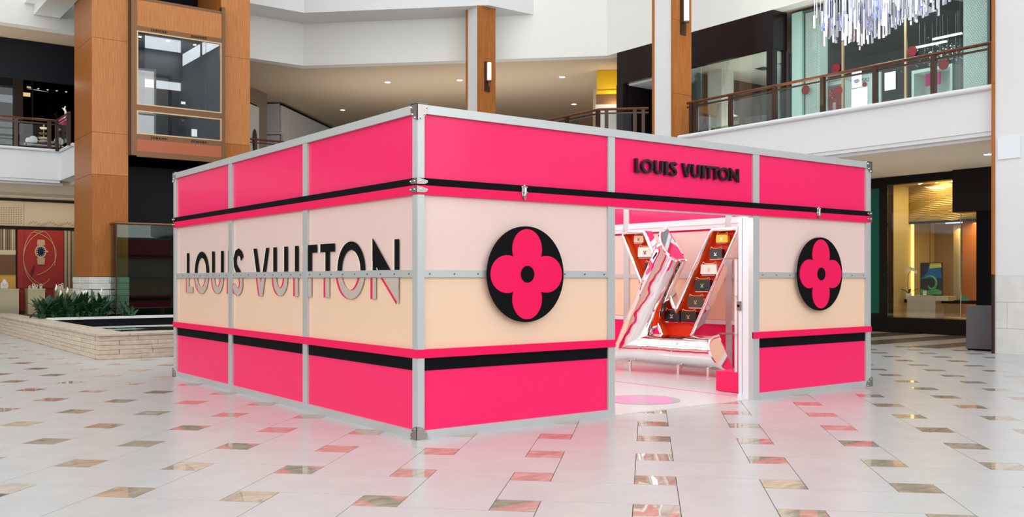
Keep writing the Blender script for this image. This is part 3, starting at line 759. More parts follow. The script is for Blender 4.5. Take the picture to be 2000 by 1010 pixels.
for z0, z1, m_, nm in ((8.85, 8.93, 'bronze', 'header'), (8.17, 8.85, 'wood_light', 'timber_panel'), (8.04, 8.17, 'bronze', 'header'), (5.92, 6.07, 'bronze', 'transom'), (5.15, 5.29, 'bronze', 'sill'), (4.84, 5.15, 'copper', 'apron'), (4.69, 4.84, 'bronze', 'bottom_edge')):
    o = bx(nm, m_, 7.075, 9.36, FV + .01, FV + .12, z0, z1, EL)
    if nm in ('header', 'sill') and z0 < 8.5:
        vt = MB()
        for c0 in (7.65, 8.72):
            for i in range(11): vt.box(c0 - .2 + i * .04, c0 - .2 + i * .04 + .018, FV + .004, FV + .012, (z0 + z1) / 2 - .03, (z0 + z1) / 2 + .03)
        vt.build('vent_slots', 'black', o, kind='stuff')
for z0, z1 in ((6.07, 8.04), (5.29, 5.92)):
    fr_ = MB().box(7.075, 7.11, FV, FV + .06, z0, z1).box(9.325, 9.36, FV, FV + .06, z0, z1).box(7.11, 9.325, FV, FV + .06, z0, z0 + .035).box(7.11, 9.325, FV, FV + .06, z1 - .035, z1).build('window_frame', 'brass_trim', EL)
    bx('pane', 'glass_cab', 7.11, 9.325, FV + .03, FV + .045, z0 + .035, z1 - .035, fr_)
bx('cab_floor', 'elev_grey', 6.95, 9.42, FV + .12, 27.9, 5.0, 5.10, EL)
bx('cab_ceiling', 'white', 6.95, 9.42, FV + .12, 27.9, 8.10, 8.16, EL)
bx('cab_back', 'elev_grey', 6.95, 9.42, 27.9, 27.95, 5.05, 8.16, EL)
bx('cab_side', 'elev_grey', 9.40, 9.44, FV + .19, 27.9, 5.05, 8.16, EL)
bx('cab_side', 'elev_grey', 6.94, 6.97, FV + .19, 27.9, 5.05, 8.16, EL)
for a in (7.10, 7.78): bx('door_panel', 'elev_steel', a, a + .67, 27.87, 27.90, 5.10, 7.25, EL)
MB().box(8.47, 8.55, 27.85, 27.9, 5.1, 7.33).box(7.02, 8.47, 27.85, 27.9, 7.25, 7.33).build('door_frame', 'bronze_dark', EL)
bt = bx('button_panel', 'elev_steel', 8.75, 9.0, 27.86, 27.9, 5.9, 6.8, EL)
for z in (6.05, 6.18, 6.31): bx('button', 'white', 8.83, 8.9, 27.85, 27.86, z, z + .05, bt)
bx('screen', 'sign_light', 8.82, 8.94, 27.85, 27.86, 6.55, 6.62, bt)
bx('sticker', 'paper', 8.53, 8.68, FV + .024, FV + .03, 5.36, 5.56, EL)
for u in (7.4, 8.15, 8.9):
    MB().lathe([(.04, 0), (.04, .01)], (u, 26.9, 8.085), 10).build('spot', 'downlight', EL)
MB().tube([(7.0, 27.0, 6.0), (9.4, 27.0, 6.0)], .02, 8).build('handrail', 'steel', EL)
bx('wall_shaft', 'black', 6.9, 9.41, 28.15, 28.2, 0, 18, **ST)
bx('wall_shaft_front', 'dark_wall', 6.9, 9.41, 27.2, 27.3, 0.4, 4.55, **ST)
# low glass guard around the elevator pit
GB = thing('glass_guard', (6.44, 25.6, .5), 'tall clear glass guard with bronze top rail in front of the elevator pit', 'guard rail')
bx('pane', 'glass_green', 6.46, 10.6, 25.60, 25.615, .50, 2.85, GB)
bx('pane', 'glass_green', 6.445, 6.46, 25.62, 26.14, .50, 2.85, GB)
MB().tube([(6.45, 26.15, 2.88), (6.45, 25.66, 2.88), (6.50, 25.605, 2.88), (10.6, 25.605, 2.88)], .035, 10).build('top_rail', 'bronze', GB, smooth=True)
bx('edge_strip', 'bronze_dark', 6.435, 6.465, 25.585, 25.62, .5, 2.86, GB)

# ------------------------------------------------------------------ stone-walled pool with planting
PL = thing('pool_planter', (4.2, 17.84, 0), 'low rough-stone walled pool with dark water beside the elevator', 'pool')
h = .082
for k in range(5):
    z = k * h
    cuts = [17.84 if k % 2 else 18.104]
    while cuts[-1] < 29.6: cuts.append(cuts[-1] + random.uniform(.45, .95))
    for a, b in zip(cuts, cuts[1:]):
        e = random.uniform(0, .022); bx('stone_block', 'stone', 4.2 - e, 4.55, a + .002, b - .002, z + .001, z + h - .002, PL, bevel=.007)
    cuts = [4.555 if k % 2 else 4.2]
    while cuts[-1] < 9.0: cuts.append(cuts[-1] + random.uniform(.45, .95))
    for i, (a, b) in enumerate(zip(cuts, cuts[1:])):
        e = random.uniform(0, .022); bx('stone_block', 'stone', a + .002, b - .002, 17.84 - e, 18.1, z + .001, z + h - .002, PL, bevel=.007)
    bx('stone_course', 'stone', 10.0, 14.0, 17.85, 18.1, z + .002, z + h - .004, PL)
bx('coping', 'stone_cap', 4.16, 4.72, 17.80, 30.0, .412, .465, PL, bevel=.012)
bx('coping', 'stone_cap', 4.723, 14.0, 17.80, 18.34, .412, .465, PL, bevel=.012)
bx('inner_lining', 'black', 4.56, 13.9, 18.11, 26.1, .01, .24, PL)
bx('water', 'water', 4.66, 13.9, 18.30, 25.35, .24, .335, PL)
MB().box(4.7, 13.9, 25.25, 25.40, .24, .43).build('rear_wall', 'dark_wall', PL)
MB().box(4.75, 14.0, 25.20, 25.58, .43, .485).build('rear_coping', 'plaster', PL)
bx('bed', 'soil', 4.72, 14, 25.41, 26.12, .24, .43, PL)
bx('bed', 'soil', 4.72, 5.95, 26.12, 29.8, .24, .43, PL)
def leaf(mb, o, ang, length, width, rise, droop):
    dx, dy = math.cos(ang), math.sin(ang); px, py = -dy, dx; n = 5; vs = []
    for i in range(n + 1):
        t = i / n; w = width * (math.sin(math.pi * min(1, t * .94 + .06)) ** .8) * .5
        r = length * t; z = rise * t * 1.7 - droop * t * t
        for q in (-1, 0, 1): vs.append((o[0] + dx * r + px * w * q, o[1] + dy * r + py * w * q, o[2] + z - abs(q) * (-.015) * 1))
    fs = []
    for i in range(n):
        for q in range(2): fs.append((i * 3 + q, i * 3 + q + 1, i * 3 + q + 4, i * 3 + q + 3))
    mb.add(vs, fs)
def lily(u, v, sc, nf, label, n=70):
    t = thing('peace_lily', (u, v, .46), label, 'plant', 'peace lilies in the pool bed')
    mb = MB()
    for i in range(n):
        a = random.uniform(0, 2 * math.pi); L = sc * random.uniform(.22, .50)
        leaf(mb, (u + random.uniform(-.12, .12), v + random.uniform(-.10, .10), .46), a, L, sc * random.uniform(.09, .15), sc * random.uniform(.22, .52), sc * random.uniform(.15, .50))
    mb.build('foliage', 'leaf', t, kind='stuff')
    for i in range(nf):
        x, y = u + random.uniform(-.25, .25), v + random.uniform(-.15, .05); z = .46 + sc * random.uniform(.50, .74)
        f = MB(); f.tube([(u, v, .46), (x, y, z)], .007, 5); f.build('flower_stem', 'leaf', t)
        f = MB(); f.tube([(x, y, z - .01), (x + .02, y, z + .045), (x + .03, y, z + .10), (x + .02, y, z + .16)], .03, 7, rr=[.006, .030, .024, .003]); f.build('flower', 'petal', t, smooth=True)
LP = [(4.80, 'peace lily at the coping end of the planted row', 1), (5.06, 'second peace lily from the coping end of the planted row', 1), (5.32, 'third peace lily from the coping end of the planted row', 2),
      (5.58, 'fourth peace lily from the coping end of the planted row', 2), (5.84, 'fifth peace lily from the coping end of the planted row', 2), (6.10, 'last peace lily of the row, pressed against the white stone pillar foot', 1)]
for i, (u, lb, nf) in enumerate(LP): lily(u, 25.62 + .04 * (i % 2), .95 + .06 * (i % 2), nf, lb)
lily(6.72, 25.50, .62, 0, 'small separate leafy plant in front of the glass guard', 22)

# ------------------------------------------------------------------ upper gallery railings
def railing(name, pts, posts, label, z0=5.2, corner_extra=()):
    a, b = Vector((*pts[0], 0)), Vector((*pts[-1], 0))
    t = thing(name, (pts[0][0], pts[0][1], z0), label, 'railing')
    MB().tube([(x, y, 6.055) for x, y in pts], .034, 10).build('handrail', 'wood_rail', t, smooth=True)
    for p, q in zip(pts, pts[1:]):
        P, Q = Vector((*p, 0)), Vector((*q, 0)); d = (Q - P).normalized(); n = Vector((-d.y, d.x, 0))
        mb = MB(); c = [P + n * .018, Q + n * .018, Q - n * .018, P - n * .018]
        mb.prism([(v.x, v.y) for v in c], 5.925, 5.965).build('lower_rail', 'bronze_dark', t)
    seg = []
    for s in posts:
        # s = (x, y, dirx, diry)
        x, y, dx, dy = s; d = Vector((dx, dy, 0)).normalized() * .05; n = Vector((-d.y, d.x, 0)) * .9
        c = [Vector((x, y, 0)) + q for q in (d + n, -d + n, -d - n, d - n)]
        MB().prism([(v.x, v.y) for v in c], z0 - .05, 6.03).build('post', 'bronze_dark', t)
    for p, q in zip(posts, posts[1:]):
        P, Q = Vector((p[0], p[1], 0)), Vector((q[0], q[1], 0)); L = (Q - P).length
        if L < .3: continue
        d = (Q - P).normalized(); n = Vector((-d.y, d.x, 0)) * .006; P += d * .09; Q -= d * .09
        MB().prism([((v).x, (v).y) for v in (P + n, Q + n, Q - n, P - n)], z0 + .07, 5.90).build('pane', 'glass', t)
    return t
railing('gallery_railing', [(18.58, 9.0), (18.58, 17.1)], [(18.58, v, 0, 1) for v in (9.15, 10.33, 11.65, 12.97, 14.30, 15.64, 16.80, 16.95)], 'long bronze and glass railing in front of the upper shops')
railing('gallery_railing', [(18.28, 18.22), (18.18, 18.32), (17.33, 19.17), (17.33, 24.5)], [(18.18, 18.32, 1, 1), (18.02, 18.48, 1, -1), (17.48, 19.02, 1, -1), (17.33, 19.2, 0, 1), (17.33, 20.5, 0, 1), (17.33, 21.8, 0, 1), (17.33, 23.1, 0, 1)], 'angled bronze and glass railing between the two middle columns')
railing('gallery_railing', [(-3, 30.08), (5.9, 30.08), (5.9, 28.3)], [(0.2, 30.08, 1, 0), (1.75, 30.08, 1, 0), (3.3, 30.08, 1, 0), (4.85, 30.08, 1, 0), (5.72, 30.08, 1, 0), (5.9, 29.95, 0, 1), (5.9, 28.4, 0, 1)], 'bronze and glass railing in front of the dark upper shop')
railing('gallery_railing', [(10.3, 30.08), (13.3, 30.08), (17.2, 26.3)], [(10.5, 30.08, 1, 0), (11.95, 30.08, 1, 0), (13.2, 30.08, 1, 0)], 'bronze and glass railing beside the elevator pillar, by the framed picture')

# ------------------------------------------------------------------ recessed ceiling lights
for (u, v, lb, zc) in [q + (8.72,) for q in ((17.3, 30.75, 'lit recessed ceiling light straight above the lettered side wall'), (19.24, 28.85, 'lit recessed ceiling light next to the sconce column'), (18.59, 36.96, 'lit recessed ceiling light deep in the corridor over white cabinets'), (21.9, 26.19, 'lit recessed ceiling light by the slanted corridor wall'), (25.7, 29.96, 'lit recessed ceiling light deepest beside the slanted wall'))] + [(20.9, 10.35, 'lit recessed light in the low ceiling beside the white column', 4.18)]:
    t = thing('ceiling_light', (u, v, zc), lb, 'light', 'recessed lights in the gallery ceiling')
    MB().lathe([(.10, .0), (.10, .012)], (u, v, zc + .002), 16).build('lens', 'downlight', t)
    MB().tube([(u + .115 * math.cos(a), v + .115 * math.sin(a), zc + .01) for a in [i * math.pi / 8 for i in range(16)]], .014, 6, closed=True).build('ring', 'white', t)

# ------------------------------------------------------------------ ground-floor watch shop
GS = thing('watch_shop', (6.3, 36, 0), 'ground-floor watch shop front behind the pool with embossed tan header', 'shop front')
bx('back_wall', 'tan_dark', -6, 14, 36.3, 36.4, 0, 4.19, GS)
hd = bx('header', 'tan_panel', -6, 14, 36.0, 36.2, 3.24, 4.12, GS)
bx('header_trim', 'espresso_matt', -6, 14, 35.95, 36.25, 4.10, 4.19, GS)
bx('header_trim', 'espresso_matt', -6, 14, 35.93, 36.25, 3.14, 3.25, GS)
bx('header_joint', 'tan_dark', 6.05, 6.06, 35.995, 36.0, 3.25, 4.1, GS)
em = MB()
for k in range(9):
    for i in range(46):
        u = 4.6 + i * .075; z = 3.95 - k * .075 - .10 * math.sin(i * .12 + .2)
        if u < 6.0 and 3.3 < z < 3.98 and (i + k) % 1 == 0: em.tube([(u, 35.99, z), (u + .03, 35.985, z + .012)], .012, 5)
for i in range(70):
    u = 6.2 + i * .03; z = 3.32 + .05 * math.sin(i * .35) + .03 * (i % 3); em.tube([(u, 35.99, z), (u + .02, 35.985, z + .02)], .009, 5)
em.build('embossing', 'tan_dark', hd, kind='stuff')
PO = bx('poster', 'poster_red', 5.84, 7.29, 35.90, 35.95, .35, 3.13, GS)
bx('poster_fold', 'poster_dark', 6.035, 6.042, 35.895, 35.90, .6, 3.1, PO)
bx('poster_floor', 'poster_dark', 5.86, 7.27, 35.885, 35.90, 1.08, 1.13, PO)
for (cu, cz, ru, rz, a0, a1) in ((6.52, 2.18, .50, .95, -.3, 5.4), (6.98, 2.15, .96, 1.0, 1.7, 4.4), (6.1, 2.3, .95, .78, -1.2, 1.3)):
    pts = [(cu + ru * math.cos(a), 35.885, cz + rz * math.sin(a)) for a in [a0 + (a1 - a0) * i / 48 for i in range(49)]]
    pts = [p for p in pts if 5.86 < p[0] < 7.27 and 1.15 < p[2] < 3.1]
    if len(pts) > 3: MB().tube(pts, .010, 6).build('gold_ring', 'print_gold', PO)
MB().slab([(6.24, 1.45), (6.37, 1.70), (6.37, 1.95), (6.24, 1.72)], (0, 35.888, 0), (1, 0, 0), (0, 0, 1), .004).build('ribbon', 'poster_dark', PO)
cx_, cz_ = 6.555, 2.385
for i in range(7):
    for sgn in (1, -1):
        z = cz_ + sgn * (.235 + i * .032); wv = .125 - i * .003
        if sgn < 0 or i < 6: bx('bracelet_link', 'print_gold' if i % 2 else 'print_steel', cx_ - wv + .01, cx_ + wv + .01, 35.868, 35.882, z - .014, z + .014, PO)
MB().slab(ellipse(cx_, cz_, .185, .225, 32), (0, 35.872, 0), (1, 0, 0), (0, 0, 1), .012).build('watch_case', 'print_gold', PO)
MB().slab(ellipse(cx_, cz_, .140, .165, 32), (0, 35.866, 0), (1, 0, 0), (0, 0, 1), .006).build('watch_dial', 'navy', PO)
MB().tube([(cx_ + .17, 35.875, cz_), (cx_ + .23, 35.875, cz_)], .035, 8).build('watch_crown', 'print_gold', PO)
mk = MB()
for i in range(12):
    a = i * math.pi / 6; mk.box(cx_ + .115 * math.cos(a) - .010, cx_ + .115 * math.cos(a) + .010, 35.862, 35.866, cz_ + .137 * math.sin(a) - .010, cz_ + .137 * math.sin(a) + .010)
mk.build('hour_marks', 'white', PO, kind='stuff')
for a, L in ((.7, .10), (2.3, .075)):
    MB().slab([(-.006, 0), (.006, 0), (.003, L), (-.003, L)], (cx_, 35.861, cz_), (math.cos(a), 0, math.sin(a)), (-math.sin(a), 0, math.cos(a)), .003).build('watch_hand', 'gold', PO)
for u0, u1 in ((4.4, 5.82), (7.31, 8.4)):
    u = u0
    while u < u1 - .03:
        w = random.uniform(.020, .045); m_ = random.choice(['slat_light', 'slat_light', 'slat_mid', 'slat_mid', 'slat_dark'])
        bx('slat', m_, u, u + w - .004, 35.94 + random.uniform(0, .03), 36.0, 1.0, 3.14, GS); u += w
bx('brown_panel', 'brown_panel', 4.4, 5.75, 35.86, 35.92, 1.58, 2.26, GS)
bx('golden_panel', 'golden_wall', 4.4, 5.78, 35.88, 35.92, 1.05, 1.58, GS)
bx('golden_strip', 'slat_light', 4.4, 5.78, 35.87, 35.92, 2.26, 2.42, GS)
area('watch_shop_light', (6.2, 34.9, 4.15), (6.2, 35.9, 1.8), 4.5, .4, 34, (1, .86, .66))
for i, (u0, u1, lb) in enumerate(((4.2, 5.70, 'wide textured display plinth carrying the white necklace bust'), (5.98, 6.49, 'middle textured display plinth under the red watch poster'), (6.89, 7.75, 'textured display plinth next to the pillar foot'))):
    t = thing('display_plinth', ((u0 + u1) / 2, 34.8, 0), lb, 'plinth')
    bx('body', 'shagreen', u0, u1, 34.8, 35.4, 0, 1.08, t); bx('top', 'sand', u0 - .015, u1 + .015, 34.78, 35.42, 1.08, 1.11, t)
bu = thing('necklace_bust', (5.31, 35.05, 1.11), 'white jewellery bust on the wide textured plinth', 'bust')
MB().slab([(-.11, 0), (.11, 0), (.12, .10), (.10, .2), (.045, .26), (.04, .32), (-.04, .32), (-.045, .26), (-.10, .2), (-.12, .10)], (5.31, 35.0, 1.11), (1, 0, 0), (0, 0, 1), .08).build('form', 'white', bu, bevel=.02)
MB().tube([(5.31 + .07 * math.cos(a), 34.99, 1.34 + .12 * math.sin(a)) for a in [math.pi + i * math.pi / 10 for i in range(11)]], .006, 6).build('necklace', 'gold', bu)
for i, (u, hh, lb) in enumerate(((6.06, .05, 'small white watch stand at the outer end of the middle plinth'), (6.17, .16, 'tallest white watch stand on the middle plinth'), (6.26, .10, 'short white watch stand in the middle of the middle plinth'), (6.40, .15, 'white watch stand at the pillar end of the middle plinth'), (6.98, .13, 'white watch stand on the plinth next to the pillar'), (7.06, .18, 'taller white watch stand on the plinth next to the pillar'))):
    t = thing('watch_stand', (u, 35.0, 1.11), lb, 'watch stand', 'watch stands on the plinths')
    bx('block', 'white', u - .035, u + .035, 34.97, 35.05, 1.11, 1.11 + hh * .6, t)
    MB().tube([(u + .035 * math.cos(a), 34.97, 1.11 + hh * .6 + .03 + .035 * math.sin(a)) for a in [k * math.pi / 6 for k in range(12)]], .012, 6, closed=True).build('watch', 'white', t)

# ------------------------------------------------------------------ dark upper shop behind the far railing
US = thing('dark_shop', (5, 32, 5.15), 'black upper shop front behind the railing beside the elevator', 'shop front')
bx('fascia_band', 'dark_band', -10, 9.3, 32.0, 32.2, 7.52, 8.72, US)
bx('back_wall', 'dark_wall', -10, 9.3, 33.6, 33.7, 5.15, 7.55, US)
bx('shop_ceiling', 'black', -10, 9.3, 32.2, 33.6, 7.5, 7.55, US)
bx('pane', 'glass_dark', -10, 5.6, 32.02, 32.04, 5.15, 7.52, US); bx('pane', 'glass_dark', 5.64, 9.3, 32.02, 32.04, 5.15, 7.52, US)
bx('mullion', 'black', 5.6, 5.64, 32.0, 32.08, 5.15, 7.52, US)
bx('end_wall', 'black', 9.3, 9.5, 30.2, 33.7, 5.15, 8.72, US)
bx('plaque', 'gold', 5.357, 5.554, 31.97, 32.0, 7.01, 7.13, US); bx('plaque', 'gold', 5.455, 5.569, 31.97, 32.0, 7.28, 7.33, US)
for u, lb in ((5.80, 'small bright spot light nearest the gold plaques in the dark shop'), (6.06, 'second small spot light from the gold plaques in the dark shop'), (6.32, 'third small spot light from the gold plaques in the dark shop'), (6.59, 'brightest small spot light beside the pillar in the dark shop')):
    t = thing('spot_light', (u, 32.06, 7.31), lb, 'light', 'spot lights in the dark shop')
    MB().lathe([(.01, -.02), (.03, 0), (.03, .012)], (u, 32.10, 7.31), 10).build('lens', 'downlight', t); MB().lathe([(.036, .012), (.03, .19)], (u, 32.10, 7.31), 10).build('can', 'black', t)
TB = thing('display_table', (5.7, 30.9, 5.15), 'low dark table of tableware behind the far railing', 'table')
bx('top', 'black_gloss', 5.15, 6.22, 30.6, 31.3, 5.40, 5.44, TB)
for u in (5.2, 6.13):
    for v in (30.65, 31.22): bx('leg', 'black', u, u + .04, v, v + .04, 5.15, 5.40, TB)
CK = thing('tiered_stand', (5.73, 30.9, 5.44), 'three-tier white and gold serving stand on the low dark table', 'serving stand')
for z, r, m_ in ((5.52, .16, 'white'), (5.62, .17, 'slat_light'), (5.76, .15, 'brown_panel'), (5.92, .12, 'white')):
    MB().lathe([(.03, -.03), (r * .7, -.02), (r, .025), (r * .9, .035)], (5.73, 30.9, z), 16).build('tier', m_, CK)
MB().lathe([(.05, 5.44 - 5.44), (.012, .02), (.012, .56), (.03, .58), (.0, .62)], (5.73, 30.9, 5.44), 8).build('stem', 'gold', CK)
for u, r, lb in ((5.32, .09, 'pale plate leaning at the outer end of the low dark table'), (5.44, .12, 'larger pale plate leaning beside the serving stand'), (6.13, .13, 'pale plate standing at the pillar end of the low dark table')):
    t = thing('plate', (u, 30.85, 5.44), lb, 'plate', 'plates on the dark table')
    MB().slab(ellipse(0, r, r, r, 24), (u, 30.85, 5.44), (1, 0, 0), (0, .15, 1), .015).build('dish', 'mint', t); MB().slab(ellipse(0, r, r * .6, r * .6, 20), (u, 30.845, 5.44), (1, 0, 0), (0, .15, 1), .004).build('well', 'white', t)
bw = thing('bowl', (5.93, 30.85, 5.44), 'small white and gold bowl on the low dark table', 'bowl')
MB().lathe([(.04, 0), (.11, .05), (.14, .10), (.12, .10)], (5.93, 30.85, 5.44), 16).build('shell', 'white', bw); MB().tube([(5.93 + .135 * math.cos(a), 30.85 + .135 * math.sin(a), 5.54) for a in [k * math.pi / 8 for k in range(16)]], .008, 5, closed=True).build('gilt_edge', 'gold', bw)
po = thing('pouf', (6.36, 31.4, 5.15), 'magenta velvet tub seat on slim pedestal beside the pillar', 'stool')
MB().lathe([(.10, 1.0), (.15, 1.04), (.16, 1.14), (.10, 1.2)], (6.36, 31.4, 5.15), 16).build('cushion', 'magenta', po, smooth=True); MB().lathe([(.12, 0), (.03, .03), (.03, 1.0)], (6.36, 31.4, 5.15), 12).build('pedestal', 'black', po)
fg = thing('figurine', (6.42, 31.4, 6.35), 'small white figurine standing on the magenta seat', 'figurine')
MB().tube([(6.41, 31.4, 6.35), (6.42, 31.4, 6.46), (6.44, 31.4, 6.56), (6.40, 31.4, 6.66), (6.43, 31.4, 6.74)], .03, 7, rr=[.04, .02, .035, .03, .015]).build('body', 'white', fg, smooth=True); MB().tube([(6.40, 31.4, 6.60), (6.34, 31.4, 6.68)], .012, 6).build('arm', 'white', fg)

# ------------------------------------------------------------------ corridor details behind the elevator
CB = thing('cabinet_wall', (15.7, 37, 5.15), 'tall white cabinet shop front along the upper corridor', 'shop front')
def diag(u, v, L, z0, z1, th, name, m_, par, perp=False):
    dx, dy = (R2, R2) if not perp else (R2, -R2); nx, ny = (R2, -R2) if not perp else (R2, R2)
    return MB().prism([(u, v), (u + dx * L, v + dy * L), (u + dx * L + nx * th, v + dy * L + ny * th), (u + nx * th, v + ny * th)], z0, z1).build(name, m_, par)
diag(15.2, 37.35, .66, 7.4, 8.66, .2, 'end_panel', 'photo_paper', CB, True)
diag(15.2, 37.35, .66, 5.15, 7.36, .2, 'end_panel', 'photo_paper', CB, True)
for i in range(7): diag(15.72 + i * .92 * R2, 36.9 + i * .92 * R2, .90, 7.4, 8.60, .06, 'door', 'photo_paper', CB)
for i in range(7): diag(15.76 + i * .92 * R2, 36.86 + i * .92 * R2, .90, 5.15, 7.1, .06, 'lower_door', 'mint_grey', CB)
diag(15.72, 36.9, 6.5, 8.60, 8.68, .08, 'top_edge', 'black', CB)
diag(15.75, 36.87, 6.5, 7.12, 7.38, .10, 'light_shelf', 'photo_paper', CB)
PC = thing('framed_picture', (13.9, 35.1, 6.4), 'black framed picture of a dark figure on the brown corridor wall', 'picture')
pu, pv = 13.35, 34.45
diag(pu, pv, 1.0, 5.35, 8.12, .06, 'frame', 'black', PC)
diag(pu + .05 + .044, pv + .05 - .044, .88, 5.40, 8.06, .02, 'print', 'photo_paper', PC)
o_ = (pu + .5 * R2 + .068, pv + .5 * R2 - .068, 6.6)
MB().slab([(-.16, -.9), (.22, -.9), (.20, -.1), (.25, .25), (.16, .50), (.02, .58), (-.14, .45), (-.22, .1), (-.10, -.3)], o_, (R2, R2, 0), (0, 0, 1), .008).build('figure', 'photo_dark', PC)
YP = thing('yellow_bulkhead', (22.6, 24.3, 7.9), 'bright yellow shop bulkhead beside the dark corner shop', 'bulkhead')
diag(22.2, 24.66, .9, 8.02, 8.73, .5, 'face', 'yellow', YP, True); diag(22.15, 24.63, .95, 7.9, 8.02, .5, 'ledge', 'yellow', YP, True)
diag(22.2, 24.72, .9, 5.15, 7.55, .3, 'lit_wall', 'white', YP, True); diag(22.2, 24.70, .9, 7.55, 7.9, .3, 'transom', 'bronze', YP, True)
area('yellow_light', (22.3, 23.9, 7.6), (22.6, 24.5, 8.4), .5, .1, 6, (1, .85, .5))

# ------------------------------------------------------------------ dark corner shop on the upper floor
DS = thing('corner_shop', (20.9, 19, 5.15), 'espresso-brown upper corner shop with glass front above the pavilion', 'shop front')
for a, b in ((16.14, 16.40), (16.404, 17.86), (17.864, 20.52), (20.524, 21.95), (21.954, 22.25)): bx('band_panel', 'espresso', 20.9, 21.05, a, b, 7.66, 8.70, DS)
bx('pier', 'espresso', 20.9, 21.1, 16.16, 16.36, 5.15, 7.66, DS)
bx('pier', 'espresso', 20.88, 21.1, 21.95, 22.25, 5.15, 7.66, DS)
bx('pier', 'espresso', 20.9, 21.1, 19.5, 19.7, 5.15, 7.66, DS)
bx('recess_side', 'espresso_matt', 21.1, 23.2, 21.85, 21.95, 5.15, 7.66, DS)
bx('recess_back', 'espresso_matt', 22.2, 22.3, 19.5, 21.85, 5.15, 7.66, DS)
bx('recess_soffit', 'white', 21.05, 22.2, 19.7, 21.85, 7.60, 7.66, DS)
for a in (21.3,): MB().lathe([(.07, 0), (.07, .01)], (21.5, 20.75, 7.588), 12).build('soffit_lamp', 'downlight', DS)
bx('end_band', 'espresso', 21.05, 21.5, 16.14, 16.25, 7.66, 8.70, DS); bx('end_pier', 'espresso_matt', 21.40, 21.5, 16.16, 16.25, 5.15, 7.66, DS)
bx('pane', 'glass_store', 20.95, 20.965, 16.37, 17.85, 5.15, 7.66, DS); bx('pane', 'glass_store', 20.95, 20.965, 17.86, 18.75, 5.15, 7.66, DS); bx('pane', 'glass_store', 20.95, 20.965, 18.76, 19.5, 5.15, 7.66, DS)
bx('end_pane', 'glass_store', 21.11, 21.39, 16.18, 16.195, 5.15, 7.66, DS)
bx('shop_ceiling', 'soffit', 21.05, 25.5, 16.3, 19.5, 7.66, 7.70, DS); bx('rear_wall', 'grey_dark', 25.5, 25.6, 16.2, 19.6, 5.15, 7.7, DS)
bx('side_wall', 'grey_wall', 21.6, 25.5, 19.45, 19.5, 5.15, 7.66, DS); bx('side_wall', 'grey_wall', 21.5, 25.5, 16.2, 16.3, 5.15, 7.66, DS)
bx('inner_column', 'plaster', 21.7, 22.25, 18.62, 19.15, 5.15, 7.66, DS)
bx('counter', 'grey_dark', 22.5, 23.2, 16.6, 18.4, 5.15, 6.25, DS)
for v in (16.9, 17.7): bx('ceiling_vent', 'grey_dark', 22.5, 22.9, v, v + .35, 7.655, 7.66, DS)
text('sign_initial', 'I', 'sign_light', DS, (20.88, 20.55, 8.31), (0, -1, 0), (0, 0, 1), .42, .01); text('sign_year', '19', 'sign_light', DS, (20.88, 20.57, 8.02), (0, -1, 0), (0, 0, 1), .24, .01)
area('corner_shop_fill', (22.4, 17.6, 5.4), (22.4, 17.6, 8), 2.2, 2.4, 60, (1, .97, .88))  # added fill aimed upwards to brighten the shop ceiling
GLB = thing('glass_globe', (21.4, 17.9, 5.15), 'round glass cloche with red ornament behind the corner shop window', 'ornament')
MB().lathe([(.03, 1.02 - .17), (.13, 1.02 - .10), (.17, 1.02), (.13, 1.02 + .11), (.03, 1.02 + .16)], (21.4, 17.9, 5.0), 16).build('globe', 'glass', GLB, smooth=True)
MB().lathe([(.14, 0), (.05, .05), (.05, .68), (.10, .70)], (21.4, 17.9, 5.15), 12).build('stand', 'espresso_matt', GLB); MB().lathe([(.02, 0), (.06, .05), (.03, .12)], (21.4, 17.9, 5.92), 10).build('ornament', 'red_gift', GLB)
FLP = thing('red_flower_plant', (21.35, 19.3, 5.15), 'red flowering plant on a dark stand just right of the timber column', 'plant')
MB().lathe([(.15, 0), (.12, 1.3), (.16, 1.32)], (21.35, 19.3, 5.15), 12).build('stand', 'grey_dark', FLP)
fm = MB()
for i in range(26): leaf(fm, (21.35, 19.3, 6.5), random.uniform(0, 6.28), random.uniform(.15, .32), .06, random.uniform(.05, .28), .12)
fm.build('foliage', 'leaf', FLP, kind='stuff')
fm = MB()
for i in range(18): fm.lathe([(.01, -.03), (.035, 0), (.01, .03)], (21.33 + random.uniform(-.2, .1), 19.3 + random.uniform(-.25, .25), 6.62 + random.uniform(-.05, .2)), 6)
fm.build('blooms', 'red_gift', FLP, kind='stuff')
BR = thing('glass_barrier', (20.6, 18.3, 5.15), 'low clear glass barrier with steel posts before the corner shop', 'barrier')
for v, hh in ((19.0, .85), (18.1, .95), (17.35, 1.0), (16.95, .5)): MB().lathe([(.05, 0), (.022, .02), (.022, hh), (.03, hh + .03)], (20.6, v, 5.15), 10).build('post', 'steel', BR)
for a, b in ((18.95, 18.15), (18.05, 17.4), (17.3, 17.0)): bx('pane', 'glass_green', 20.595, 20.605, b, a, 5.2, 5.72, BR)

